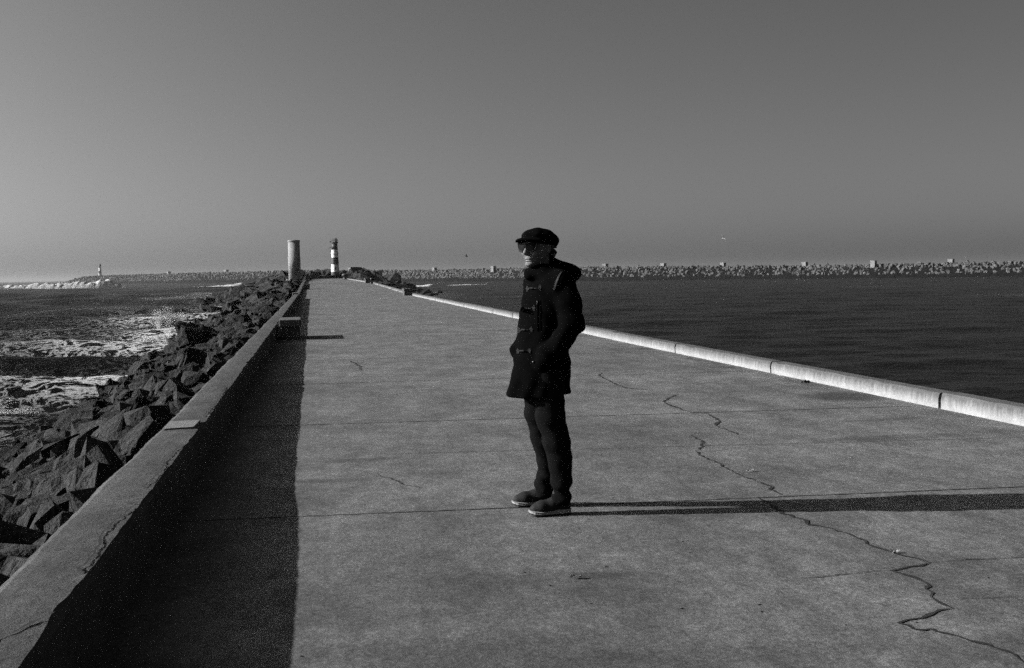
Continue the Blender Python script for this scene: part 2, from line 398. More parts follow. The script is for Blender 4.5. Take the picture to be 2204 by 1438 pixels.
# ---- benches
def bench(loc, rotz, label, L=1.35, Wd=.52, h=.48):
    t = thing('concrete_bench', label, 'bench', loc, rotz, 'concrete block benches along the pier')
    bm = bmesh.new(); box(bm, (-Wd / 2, -L / 2, h - .17), (Wd / 2, L / 2, h), .03); obj('seat', bm, M_bench, t)
    bm = bmesh.new(); box(bm, (-Wd / 2 + .045, -L / 2 + .06, -.02), (Wd / 2 - .035, L / 2 - .06, h - .168), .015); obj('base', bm, M_bench, t)
    return t
bench((-.55, 28.4, 0), .01, 'dark concrete block bench against the low wall at left, nearest of the benches', 1.75)
bench((-.5, 110.5, dz(110.5)), 0, 'small far bench in the wall shadow between column and lighthouse', 2.2, .6, .5)
bench((6.73, 82.2, 0), .02, 'dark concrete bench breaking the pale kerb line at right', 1.5, .62, .5)
bench((6.75, 141.5, dz(141.5)), 0, 'farthest dark bench on the kerb in front of the pier head boulders', 2.2, .7, .62)
# mooring bollard
bm = bmesh.new(); lathe(bm, [(.5, 0), (.52, .1), (.34, .16), (.3, .45), (.55, .6), (.66, .8), (.62, 1.0), (.4, 1.14), (.1, 1.2)], 18)
o = obj('mooring_bollard', bm, M_iron); o.location = (6.4, 226, dz(226)); tag(o, 'dark mushroom shaped bollard beside the lighthouse foot', 'bollard')
bm = bmesh.new(); lathe(bm, [(.14, 0), (.14, .5), (.2, .56), (.2, .66), (.05, .72)], 12)
o = obj('kerb_post', bm, M_iron); o.location = (6.85, 133.2, dz(133)); tag(o, 'short dark post on the kerb just before the farthest right bench', 'post')

# ---- round concrete column
t = thing('concrete_column', 'tall round concrete column standing on the boulders left of the sea wall', 'column', (-2.15, 147, .3))
bm = bmesh.new(); lathe(bm, [(.76, 0), (.755, 2.2), (.775, 2.22), (.77, 3.7), (.74, 3.72), (.735, 5.55)], 40); obj('shaft', bm, M_col, t)
bm = bmesh.new(); lathe(bm, [(.74, 5.55), (.77, 5.6), (.79, 5.72), (.77, 5.8), (.5, 5.83)], 40); obj('cap', bm, M_col, t)
bm = bmesh.new(); lathe(bm, [(.92, -.8), (.92, .78), (.88, .84)], 32, (-.2, -.1, 0)); obj('footing', bm, M_col, t)

# ---- lighthouses
def lighthouse(loc, label, s, bands, gallery=True):
    t = thing('lighthouse', label, 'lighthouse', loc)
    zs = [b[0] for b in bands] + [bands[-1][1]]
    r = lambda z: (1.0 - (1.0 - .64) * z / zs[-1])
    bm = bmesh.new()
    for (z0, z1, mi) in bands: lathe(bm, [(r(z0) * s, z0 * s), (r((z0 + z1) / 2) * s, (z0 + z1) / 2 * s), (r(z1) * s, z1 * s)], 32, mi=mi, cap=(z1 == zs[-1]))
    obj('tower', bm, [M_red, M_white], t)
    T = zs[-1]
    bm = bmesh.new(); lathe(bm, [(.66 * s, T * s), (.84 * s, (T + .12) * s), (.84 * s, (T + .3) * s), (.2 * s, (T + .32) * s)], 28); obj('gallery', bm, M_red, t)
    bm = bmesh.new()
    for k in range(10):
        a = 2 * PI * k / 10; tube(bm, [(.78 * s * math.cos(a), .78 * s * math.sin(a), (T + .3) * s), (.78 * s * math.cos(a), .78 * s * math.sin(a), (T + .98) * s)], .022 * s, 5)
    for zz in (.66, .98): tube(bm, [(.78 * s * math.cos(2 * PI * k / 24), .78 * s * math.sin(2 * PI * k / 24), (T + zz) * s) for k in range(25)], .022 * s, 5)
    obj('railing', bm, M_iron, t)
    bm = bmesh.new(); lathe(bm, [(.25 * s, (T + .3) * s), (.25 * s, (T + .95) * s), (.3 * s, (T + 1.0) * s), (.18 * s, (T + 1.14) * s)], 14, (.32 * s, -.1 * s, 0)); ln = obj('lantern', bm, M_red, t)
    bm = bmesh.new(); tube(bm, [(.32 * s, -.1 * s, (T + 1.1) * s), (.32 * s, -.1 * s, (T + 1.45) * s)], .03 * s, 5); obj('mast', bm, M_iron, ln)
    return t, r, T
lt, lr, LT = lighthouse((5.25, 262, .6), 'striped black and white lighthouse at the end of the pier', 1.0,
    [(0, 1.82, 0), (1.82, 3.5, 1), (3.5, 5.1, 0), (5.1, 6.86, 1), (6.86, 8.3, 0)])
bm = bmesh.new(); lathe(bm, [(lr(5.95) - .02, 5.9), (lr(5.95) + .12, 5.94), (lr(5.95) + .12, 6.12), (lr(6.1) - .02, 6.16)], 28, cap=False); obj('balcony_ring', bm, M_white, lt)
bm = bmesh.new(); box(bm, (-.14, -.06, 2.35), (.14, .06, 3.0), .02, Matrix.Translation((.02, -lr(2.6) + .0, 0))); w_ = obj('window', bm, M_iron, lt)
bm = bmesh.new(); box(bm, (-.34, -.06, .3), (.3, .06, 1.35), .02, Matrix.Rotation(-.45, 4, 'Z') @ Matrix.Translation((0, -lr(.8) - .0, 0))); obj('door', bm, M_bench, lt)
bm = bmesh.new(); tube(bm, [(-.6, -.3, 7.55), (-1.0, -.35, 7.35), (-1.85, -.4, 6.7)], [.05, .045, .03], 6); obj('davit', bm, M_iron, lt)
bm = bmesh.new(); box(bm, (-1.1, -.25, 8.55), (-.78, .0, 8.75), .02); tube(bm, [(-.75, -.12, 8.5), (-1.05, -.12, 8.6)], .03, 5); obj('floodlight', bm, M_iron, lt)
lighthouse((-262, 1500, 5.2), 'tiny distant striped lighthouse on the far breakwater end at left', 1.95,
    [(0, 2.2, 1), (2.2, 4.2, 0), (4.2, 6.1, 1), (6.1, 7.6, 0)])

# ------------------------------------------------------------------ boulders
def boulder_mesh(seed, n=16, jag=1.0):
    rr = random.Random(seed); bm = bmesh.new()
    for i in range(n):
        v = Vector((rr.gauss(0, 1), rr.gauss(0, 1), rr.gauss(0, 1))).normalized()
        q = max(abs(v.x), abs(v.y), abs(v.z)); v = v / (q ** .92) * rr.uniform(.74, 1.05)
        bm.verts.new(v)
    r = bmesh.ops.convex_hull(bm, input=bm.verts[:])
    bmesh.ops.delete(bm, geom=[v for v in bm.verts if not v.link_faces], context='VERTS')
    bmesh.ops.dissolve_limit(bm, angle_limit=math.radians(14), verts=bm.verts[:], edges=bm.edges[:])
    return bm
def detail_boulder(seed):
    bm = boulder_mesh(seed, 24)
    bmesh.ops.bevel(bm, geom=bm.edges[:], offset=.045, segments=1, affect='EDGES')
    bmesh.ops.triangulate(bm, faces=bm.faces[:])
    bmesh.ops.subdivide_edges(bm, edges=bm.edges[:], cuts=3, use_grid_fill=True)
    bm.normal_update()
    for v in bm.verts:
        s = Vector((seed * 3.1, 0, 0))
        v.co += v.normal * (mnoise.noise(v.co * 1.8 + s) * .16 + abs(mnoise.noise(v.co * 3.5 + s)) * .16 - .06 + mnoise.noise(v.co * 8 + s) * .07 + mnoise.noise(v.co * 17 + s) * .035)
    me = bpy.data.meshes.new('boulder'); bm.to_mesh(me); bm.free(); me.materials.append(M_rock); return me
DETAIL = [detail_boulder(100 + i) for i in range(14)]
LOW = []
for i in range(10):
    b = boulder_mesh(300 + i, 15); b.verts.index_update()
    LOW.append((np.array([v.co[:] for v in b.verts]), [[v.index for v in f.verts] for f in b.faces])); b.free()

SHORE = [(-10, -7.2), (30, -7.9), (41, -8.4), (61, -9.2), (93, -10.6), (126, -13.5), (200, -18.5), (258, -22.8), (290, -21), (310, -14), (325, -4), (330, 2)]
RSHORE = [(150, 8.2), (175, 11), (215, 20), (258, 28), (290, 26), (310, 18), (325, 8), (330, 2)]
CREST = [(-10, -.25), (55, -.15), (100, .35), (147, .9), (200, 1.5), (245, 2.0), (290, 2.0), (320, 0), (330, -2)]
def slope_z(x, y):
    """height of the rubble slope either side of the pier"""
    xc = 3 if y > DECK_END else (-1.3 if x < 3 else kx(y) + .5)
    xs = lerp_tab(SHORE, y) if x < 3 else lerp_tab(RSHORE, y)
    c = lerp_tab(CREST, y)
    if x >= 3 and y < DECK_END: c = min(c, lerp_tab([(150, -1.5), (175, .2), (200, 1.2), (240, 1.9)], y))
    tt = (x - xc) / (xs - xc) if abs(xs - xc) > .1 else 1
    tt = max(0, tt)
    return c + (SEA - .35 - c) * (tt ** 1.15)
# rubble underlay
V = []; F = []
def under(xa, xb, ya, yb, nx, ny):
    b0 = len(V)
    for j in range(ny + 1):
        y = ya + (yb - ya) * j / ny
        for i in range(nx + 1):
            u = i / nx; x0 = xa(y); x1 = xb(y); x = x0 + (x1 - x0) * u
            V.append((x, y, slope_z(x, y) - .35 + mnoise.noise(Vector((x * .6, y * .6, 0))) * .3))
    for j in range(ny):
        for i in range(nx):
            a = b0 + j * (nx + 1) + i; F.append((a, a + 1, a + nx + 2, a + nx + 1))
under(lambda y: lerp_tab(SHORE, y) - 3, lambda y: -1.15, -10, DECK_END, 14, 200)
under(lambda y: kx(y) + .35, lambda y: lerp_tab(RSHORE, y) + 3, 150, DECK_END, 14, 60)
under(lambda y: lerp_tab(SHORE, y) - 3, lambda y: lerp_tab(RSHORE, y) + 3, DECK_END, 332, 30, 40)
tag(mesh_np('rubble_slope', V, F, M_slope, smooth=True), kind='structure')

rocks = []
def scatter(n, xr, yr, side, rmin, rmax, sp):
    got = []; tries = 0
    while len(got) < n and tries < n * 30:
        tries += 1
        y = random.uniform(*yr); x0, x1 = xr(y)
        if x1 - x0 < .2: continue
        x = random.uniform(x0, x1); r = rmin + (rmax - rmin) * random.random() ** 1.8
        if any((x - g[0])**2 + (y - g[1])**2 < (sp * (r + g[2]))**2 for g in got[-400:]): continue
        got.append((x, y, r))
    for (x, y, r) in got:
        z = slope_z(x, y) + r * random.uniform(-.15, .35)
        if side < 0 and x > -1.25 - r: 
            z = min(z, dz(y) + .1 - r * .6); x = min(x, -1.24 - r * .95)
        if x > 0 and y < DECK_END and x < kx(y) + .45 + r: x = kx(y) + .45 + r
        rocks.append((x, y, z, r, (random.uniform(.8, 1.25), random.uniform(.7, 1.15), random.uniform(.55, 1.05)),
                      (random.gauss(0, .3), random.gauss(0, .3), random.choice((.1, .3, 1.4, -.3, .6)) + random.gauss(0, .25)), random.randrange(1 << 20)))
L_ = lambda y: (lerp_tab(SHORE, y) - .6, -1.6)
scatter(420, L_, (3, 20), -1, .16, .46, .56)
scatter(600, L_, (20, 40), -1, .18, .5, .56)
scatter(700, L_, (40, 75), -1, .25, .65, .56)
scatter(650, L_, (75, 150), -1, .38, 1.0, .6)
scatter(480, L_, (150, DECK_END), -1, .6, 1.5, .66)
scatter(260, lambda y: (kx(y) + .6, lerp_tab(RSHORE, y) + .8), (155, DECK_END), 1, .6, 1.6, .64)
scatter(300, lambda y: (lerp_tab(SHORE, y) - .8, lerp_tab(RSHORE, y) + .8), (DECK_END + 6, 328), 0, .7, 1.6, .64)
# boulders that stand out in the photograph: x, y, z, radius, scale, rotation
for q in ((-1.2, 272, 1.6, 1.15, (1.2, 1, .9), (.2, .5, .3)), (1.5, 275, 1.7, 1.25, (1.2, 1, .95), (.3, -.4, 1.2)), (3.2, 276, 1.5, 1.0, (1, 1, .8), (0, .3, .6)),
          (11.5, 245, 1.5, 1.5, (1, 1, 1), (.5, .2, 2)), (14, 243, 1.35, 1.4, (1, 1, 1), (.1, .6, 1)), (9.5, 215, .9, 1.3, (1.1, 1, .9), (.1, .2, .4)), (17, 240, .9, 1.5, (1, 1, 1.1), (.4, .4, 0)),
          (-8.9, 47, -2.6, .7, (1.6, .8, .5), (.1, .12, .3)), (-3.7, 40, -.85, .85, (1.3, .9, .8), (.2, .35, .5)), (-15.5, 138, -2.3, .9, (1.5, .9, .7), (.1, .2, .2)), (-14.2, 132, -2.1, .8, (1.3, .9, .8), (.3, .2, .9)), (-13.4, 127, -2.4, .75, (1.4, .9, .7), (.2, .3, .4)), (-12.6, 133, -1.6, .9, (1.2, .9, .8), (.3, .1, .2)), (-17, 143, -2.6, .8, (1.4, .9, .7), (.1, .1, .9)), (-11, 120, -2.3, .7, (1.3, 1, .8), (.2, .4, .1)),
          (-4.3, 26, -1.0, .95, (1.1, .8, .8), (.3, .2, 1.1)), (-5.6, 22, -1.4, 1.1, (1.6, .6, .45), (.2, .25, .5)), (-5.3, 17, -1.6, .8, (1.5, .7, .5), (.1, .2, .2)), (-3.5, 12, -1.3, .75, (1.2, .8, .7), (.5, .2, .7))):
    rocks.append((*q, random.randrange(1 << 20)))
def view(x, y, z):
    d = Vector((x, y, z - 1.5)); w = d.dot(fw)
    return (0.5 + d.dot(rt) / w * 40 / 36, .5 * 668 / 1024 - d.dot(up) / w * 40 / 36, w) if w > .5 else (9, 9, 1)
SIL = [(-.1, .50), (0, .4385), (.023, .431), (.068, .4015), (.0907, .3857), (.1316, .3584), (.159, .338), (.181, .329), (.19, .31)]
def too_high(q):
    a = view(q[0], q[1], q[2] + q[3] * q[4][2] * .8)
    return q[0] < 0 and q[1] < 100 and a[0] < .19 and a[1] < lerp_tab(SIL, a[0]) - .004
rocks = [q for q in rocks if not too_high(q)]
cand = []
for i, q in enumerate(rocks):
    sx_, sy_, w = view(*q[:3]); s = q[3] / w
    inframe = -.01 < sx_ < 1 and sy_ < .66
    hid = q[0] < 3 and q[1] < 78 and (-q[0] + q[3] * .5) / (1.5 - q[2] - q[3] * .4) < 1.06
    back = q[1] > 262 and q[2] < 1.2
    if inframe and not hid and not back: cand.append((s, i, sx_))
cand.sort(reverse=True)
single = {i: sx_ for s, i, sx_ in cand[:285]}
def zone(q):
    x, y = q[0], q[1]
    if x > 3 and y < 262: return 'right of the pier head kerb'
    if y >= 262: return 'behind the pier end'
    if y < 17: return 'in the lower left corner'
    if y < 26: return 'before the leftmost splash'
    if y < 38: return 'beside the leftmost splash'
    if y < 60: return 'before the low splash'
    if y < 94: return 'before the tall splash'
    if y < 125: return 'just beyond the tall splash'
    if y < 147: return 'before the round column'
    if y < 200: return 'level with the round column'
    return 'on the far mound'
bins = {}
for i, sx_ in single.items():
    q = rocks[i]; z = zone(q)
    xs = lerp_tab(SHORE, q[1]); tt = (q[0] + 1.3) / (xs + 1.3)
    row = '' if q[0] > 0 else (' at the waterline' if tt > .8 else (' mid slope' if tt > .45 else ' near the wall'))
    if 'pier' in z: row = ''
    shp = 'flat' if q[4][2] < .62 else ('blocky' if q[4][0] < 1.05 else 'long')
    bins.setdefault((z, row, shp), []).append((sx_, i))
NTH = ['leftmost', 'second', 'third', 'fourth', 'fifth', 'sixth', 'seventh', 'eighth', 'ninth', 'tenth', 'eleventh', 'twelfth', 'thirteenth', 'fourteenth', 'fifteenth', 'sixteenth', 'seventeenth', 'eighteenth', 'nineteenth', 'twentieth']
rock_label = {}
for (z, row, shp), L in bins.items():
    L.sort()
    for k, (_, i) in enumerate(L):
        if len(L) == 1: pre = 'only %s dark boulder' % shp
        elif k == len(L) - 1: pre = 'rightmost %s dark boulder' % shp
        elif k < 20: pre = '%s%s %s dark boulder' % (NTH[k], '' if k == 0 else ' from left', shp)
        else: pre = '%s dark boulder towards the right' % shp
        rock_label[i] = (pre + row + ' ' + z)
SV = []; SF = []
for i, q in enumerate(rocks):
    x, y, z, r, s, e, sd = q
    if i in single:
        o = bpy.data.objects.new('boulder', DETAIL[sd % len(DETAIL)]); C.objects.link(o)
        o.location = (x, y, z); o.scale = (r * s[0], r * s[1], r * s[2]); o.rotation_euler = e
        tag(o, rock_label[i], 'boulder', 'quarried boulders of the pier rubble slopes')
    else:
        P, FF = LOW[sd % len(LOW)]
        from mathutils import Euler
        R3 = np.array(Euler(e).to_matrix()); Q = (P * np.array(s) * r) @ R3.T + np.array((x, y, z)); b0 = len(SV)
        SV.extend(Q.tolist()); SF.extend([[b0 + k for k in f] for f in FF])
# small rubble in the gaps
for k in range(2200):
    y = 4 + 150 * random.random() ** 1.9; x = random.uniform(lerp_tab(SHORE, y), -1.5); r = random.uniform(.07, .27)
    P, FF = LOW[k % len(LOW)]; R3 = np.array(Euler((random.random() * 6, random.random() * 6, random.random() * 6)).to_matrix())
    Q = (P * r) @ R3.T + np.array((x, y, slope_z(x, y) + .12 + r * .5)); b0 = len(SV); SV.extend(Q.tolist()); SF.extend([[b0 + k2 for k2 in f] for f in FF])
o = mesh_np('loose_boulders', SV, SF, M_rock); tag(o, 'mass of smaller dark boulders filling the rubble slopes of the pier', 'boulders', kind='stuff')

# ------------------------------------------------------------------ far breakwater
BW = [(430, 170, .8), (350, 300, 1.4), (271, 400, 1.9), (217, 480, 2.0), (138, 580, 3.3), (82, 770, 3.5), (40, 880, 4.6), (-12, 1000, 6.3), (-120, 1210, 6.4), (-200, 1400, 6.5), (-262, 1500, 6.6), (-290, 1535, 5), (-312, 1562, .5)]
M_bw = mat('breakwater_granite', .135, .9, .2, layers=[(.12, .7, 1.25, (1, 1, 1), .2), (1.2, .6, 1.4, (1, 1, 1), .25)], bumps=[(1.5, .8, .4)])
M_bwd = mat('wet_breakwater', .012, 1.0, .02, layers=[(.3, .6, 1.5, (1, 1, 1), .25)], bumps=[(.8, .8, .5)])
path = []
for (a, b) in zip(BW[:-1], BW[1:]):
    n = max(2, int(math.dist(a[:2], b[:2]) / 6))
    for k in range(n): path.append(tuple(a[i] + (b[i] - a[i]) * k / n for i in range(3)))
path.append(BW[-1])
V = []; F = []; prev = None; frames = []
for i, p in enumerate(path):
    a = path[max(0, i - 1)]; b = path[min(len(path) - 1, i + 1)]; d = Vector((b[0] - a[0], b[1] - a[1], 0)).normalized(); n = Vector((d.y, -d.x, 0))
    if n.dot(Vector((-p[0], -p[1], 0))) < 0: n = -n
    frames.append((Vector(p), n)); H = p[2] - SEA
    for (o_, z) in ((H * 1.5 + 1, SEA - 1), (H * 1.15, SEA + H * .27), (3, p[2] - .9), (-3, p[2] - .9), (-H * 1.4, SEA - 1)): V.append((p[0] + n.x * o_, p[1] + n.y * o_, z))
    if i:
        for k in range(4): F.append(((i - 1) * 5 + k, (i - 1) * 5 + k + 1, i * 5 + k + 1, i * 5 + k))
tag(mesh_np('breakwater', V, F, M_bwd), 'long dark wet core of the far breakwater across the channel', 'breakwater')
V = []; F = []
for (p, n) in frames:
    H = p.z - SEA; D = math.hypot(p.x, p.y); sz = .72 + D * .0006
    for k in range(int(24 * H / 6) + 10 if D < 900 else 14):
        u = random.random(); off = -2.5 + (H * 1.12 + 2.5) * u ** .9; r = sz * random.uniform(.6, 1.15)
        zz = p.z - .35 - max(0, off - 2.0) / max(.1, H * 1.12 - 2.0) * H * .72 + random.uniform(-.3, .35)
        if off < 2.2 and random.random() < .2: zz += random.uniform(0, .8)
        q = Vector((p.x, p.y, 0)) + n * off + Vector((n.y, -n.x, 0)) * random.uniform(-3, 3)
        P, FF = LOW[random.randrange(len(LOW))]; R3 = np.array(Euler((random.random() * 6, random.random() * 6, random.random() * 6)).to_matrix())
        Q = (P * r * np.array((1, .85, .8))) @ R3.T + np.array((q.x, q.y, zz)); b0 = len(V); V.extend(Q.tolist()); F.extend([[b0 + j for j in f] for f in FF])
tag(mesh_np('breakwater_boulders', V, F, M_bw), 'grey boulders heaped all along the far breakwater', 'boulders', kind='stuff')

# concrete shelters spaced along its crest
M_hut = mat('hut_concrete', .38, .9, .2, layers=[(.8, .75, 1.15, (1, 1, 1), .25), (4, .85, 1.1, (1, 1, 1), .25)])
def hut(loc, s, label):
    t = thing('concrete_hut', label, 'hut', loc, math.radians(38), 'concrete huts along the far breakwater')
    bm = bmesh.new(); box(bm, (-s * .6, -s * .55, -1.2), (s * .6, s * .55, s * .95), .05); obj('wall', bm, M_hut, t)
    bm = bmesh.new(); box(bm, (-s * .62, -s * .57, s * .955), (s * .66, s * .6, s * 1.12), .05); obj('roof', bm, M_hut, t)
    bm = bmesh.new(); box(bm, (-s * .18, -s * .57, -.4), (s * .2, -s * .553, s * .62)); obj('door', bm, M_iron, t)
HUTS = [(150.3, 575, 'right of the standing man, first of the row'), (172.2, 545, 'second to the right of the standing man'), (192.1, 515, 'below the white gull'),
        (217.5, 480, 'third from the right end of the row'), (234.9, 450, 'second from the right end of the row'), (255.7, 425, 'at the right end of the row'),
        (106.5, 670, 'just left of the standing man'), (81.9, 770, 'above the right hand kerb bench'), (30.1, 900, 'just right of the striped lighthouse'),
        (-82.6, 1150, 'left of the round column'), (-161, 1350, 'nearest to the tiny far lighthouse')]
def crest_at(x, y):
    return min(frames, key=lambda f: (f[0].x - x)**2 + (f[0].y - y)**2)
for (x, y, w) in HUTS:
    p, n = crest_at(x, y); D = math.hypot(x, y)
    s = 1.75 + max(0, D - 450) * .0014
    hut((x, y, p.z - .1 + .15), s, 'small pale hut on the far breakwater ' + w)

# ------------------------------------------------------------------ sea
def sea_material():
    m = bpy.data.materials.new('sea_water'); m.use_nodes = True; t = m.node_tree; p = t.nodes['Principled BSDF']
    p.inputs['Base Color'].default_value = (.004, .004, .004, 1); p.inputs['Roughness'].default_value = .22; p.inputs['Specular IOR Level'].default_value = .13; p.inputs['IOR'].default_value = 1.33
    tc = nd(t, 'ShaderNodeTexCoord')
    nrm = None
    for (sc, st, strength, dist) in ((.12, (.35, 1, 1), .6, 1.2), (.9, (.45, 1, 1), .9, .45), (3.5, (.6, 1, 1), .7, .14)):
        mp = nd(t, 'ShaderNodeMapping'); mp.inputs['Scale'].default_value = st; t.links.new(tc.outputs['Object'], mp.inputs[0])
        n = nd(t, 'ShaderNodeTexNoise'); n.inputs['Scale'].default_value = sc; n.inputs['Detail'].default_value = 5; n.inputs['Roughness'].default_value = .6; t.links.new(mp.outputs[0], n.inputs[0])
        b = nd(t, 'ShaderNodeBump'); b.inputs['Strength'].default_value = strength; b.inputs['Distance'].default_value = dist; t.links.new(n.outputs[0], b.inputs['Height'])
        if nrm: t.links.new(nrm, b.inputs['Normal'])
        nrm = b.outputs[0]
    t.links.new(nrm, p.inputs['Normal'])
    at = nd(t, 'ShaderNodeAttribute', attribute_name='foam')
    mp = nd(t, 'ShaderNodeMapping'); mp.inputs['Scale'].default_value = (.55, 1, 1); t.links.new(tc.outputs['Object'], mp.inputs[0])
    n1 = nd(t, 'ShaderNodeTexNoise'); n1.inputs['Scale'].default_value = 1.7; n1.inputs['Detail'].default_value = 10; n1.inputs['Roughness'].default_value = .72; n1.inputs['Distortion'].default_value = .6; t.links.new(mp.outputs[0], n1.inputs[0])
    ab = nd(t, 'ShaderNodeMath', operation='SUBTRACT'); ab.inputs[1].default_value = .5; t.links.new(n1.outputs[0], ab.inputs[0])
    ab2 = nd(t, 'ShaderNodeMath', operation='ABSOLUTE'); t.links.new(ab.outputs[0], ab2.inputs[0])
    # foam lies in thin veins where the water is calm and closes up where it is dense
    df = nd(t, 'ShaderNodeMath', operation='MULTIPLY_ADD'); df.inputs[1].default_value = .04; df.inputs[2].default_value = 0; t.links.new(at.outputs['Fac'], df.inputs[0])
    sb = nd(t, 'ShaderNodeMath', operation='SUBTRACT'); t.links.new(df.outputs[0], sb.inputs[0]); t.links.new(ab2.outputs[0], sb.inputs[1])
    r = nd(t, 'ShaderNodeMapRange'); r.inputs[1].default_value = -.006; r.inputs[2].default_value = .055; r.inputs[3].default_value = 0; r.inputs[4].default_value = 1; t.links.new(sb.outputs[0], r.inputs[0])
    fm = nd(t, 'ShaderNodeBsdfDiffuse'); fm.inputs[0].default_value = (.42, .42, .42, 1)
    mx = nd(t, 'ShaderNodeMixShader'); t.links.new(r.outputs[0], mx.inputs[0]); dk = nd(t, 'ShaderNodeBsdfDiffuse'); dk.inputs[0].default_value = (.003, .003, .003, 1)
    m0 = nd(t, 'ShaderNodeMixShader'); m0.inputs[0].default_value = .3; t.links.new(p.outputs[0], m0.inputs[1]); t.links.new(dk.outputs[0], m0.inputs[2])
    t.links.new(m0.outputs[0], mx.inputs[1]); t.links.new(fm.outputs[0], mx.inputs[2])
    t.links.new(mx.outputs[0], t.nodes['Material Output'].inputs[0])
    return m
M_sea = sea_material()
nr = 1050
rr = 9 * (50000 / 9) ** (np.arange(nr) / (nr - 1))
th = np.concatenate([np.linspace(-28, 48, 620), np.linspace(48, 332, 60)[1:-1]]) * PI / 180
R_, T_ = np.meshgrid(rr, th, indexing='ij'); X = R_ * np.sin(T_); Y = R_ * np.cos(T_)
shore = np.interp(Y, [s[0] for s in SHORE], [s[1] for s in SHORE])
left = ss(2, -6, X - 0.0)
spc = R_ * .0085
Z = np.zeros_like(X); foam = np.zeros_like(X)
def vnoise(x, y, s):
    xi = np.floor(x).astype(np.int64); yi = np.floor(y).astype(np.int64); fx = x - xi; fy = y - yi; fx = fx * fx * (3 - 2 * fx); fy = fy * fy * (3 - 2 * fy)
    def h(a, b):
        v = np.sin(a * 127.1 + b * 311.7 + s * 74.7) * 43758.5453; return v - np.floor(v)
    return (h(xi, yi) * (1 - fx) + h(xi + 1, yi) * fx) * (1 - fy) + (h(xi, yi + 1) * (1 - fx) + h(xi + 1, yi + 1) * fx) * fy
# swell on the open-sea side: crests run across the view
wob = (vnoise(X / 40, Y / 60, 1) - .5) * 2.2 + (vnoise(X / 14, Y / 20, 2) - .5) * .8
ph = 2 * PI * (np.interp(Y, [0, 17, 25, 33, 41, 50, 62, 79, 100, 128, 184, 250, 330, 420, 520], np.arange(15)) + X * .006) + wob * .55
sw = np.exp(2.6 * (np.cos(ph) - 1)); env = .5 + vnoise(X / 35, Y / 25, 4)
Z += left * sw * 1.35 * env * ss(1100, 300, R_) * ss(20, 45, Y)
crest_f = left * ss(.55, .95, sw) * ss(130, 70, Y)
k = 0
for lam, amp, ang in ((17, .10, 1.45), (11, .09, 1.75), (7, .07, 1.2), (4.6, .05, 1.9), (3.1, .035, 1.5), (2.1, .022, 1.0), (1.4, .015, 2.0)):
    k += 1
    q = 2 * PI / lam * (X * math.cos(ang) + Y * math.sin(ang)) + 3 * vnoise(X / lam / 2.5, Y / lam / 2.5, 10 + k)
    Z += amp * np.sin(q) * ss(.5, .2, spc / lam) * (.7 + .5 * left) * (.6 + .8 * vnoise(X / 30, Y / 45, 30 + k))
ds = shore - X           # distance outwards from the waterline
near = np.exp(-np.maximum(ds, 0) / (3.5 + Y * .03)) * ((X < 0) & (Y < 320))
pat = vnoise(X / 5, Y / 3, 50); pat2 = vnoise(X / 9, Y / 14, 51)
foam = near * (.15 + .8 * ss(.3, .9, pat)) * (.6 + 1.1 * vnoise(X / 2.2, Y / 1.1, 77)) * ss(5, 20, Y) + left * ss(.35, .8, np.exp(2.6 * (np.cos(ph + .55) - 1))) * ss(130, 75, Y) * (-.35 + 1.15 * pat) * (.3 + 1.2 * vnoise(X / 3.5, Y / 1.6, 78)) * np.exp(-np.maximum(ds - 2, 0) / 16) + left * ss(.6, .9, pat2) * .12 * ss(150, 60, Y) * np.exp(-np.maximum(ds, 0) / 30)
rsh = np.interp(Y, [s[0] for s in RSHORE], [s[1] for s in RSHORE])
foam += np.exp(-np.abs(X - rsh - 1) / 2.5) * ((X > 3) & (Y > 170) & (Y < 325)) * .5
foam += ss(.8, .98, vnoise(X / 25, Y / 30, 60)) * .12
foam *= (1 - .7 * (R_ > 900)); foam = np.clip(foam, 0, 1.3); foam = np.where(foam < .03, -.3, foam)
V = np.stack([X, Y, SEA + Z], -1).reshape(-1, 3)
nt_ = len(th); i_ = np.arange(nr - 1)[:, None]; j_ = np.arange(nt_)[None, :]; j2 = (j_ + 1) % nt_
Fq = np.stack([i_ * nt_ + j_, i_ * nt_ + j2, (i_ + 1) * nt_ + j2, (i_ + 1) * nt_ + j_], -1).reshape(-1, 4)[:, ::-1]
me = bpy.data.meshes.new('sea'); me.vertices.add(len(V)); me.vertices.foreach_set('co', V.ravel().astype(np.float32))
me.loops.add(Fq.size); me.loops.foreach_set('vertex_index', Fq.ravel().astype(np.int32)); me.polygons.add(len(Fq))
me.polygons.foreach_set('loop_start', np.arange(0, Fq.size, 4).astype(np.int32)); me.update(calc_edges=True); me.validate()
fa = me.attributes.new('foam', 'FLOAT', 'POINT'); fa.data.foreach_set('value', foam.ravel().astype(np.float32))
tag(link('sea', me, M_sea, smooth=True), kind='structure')

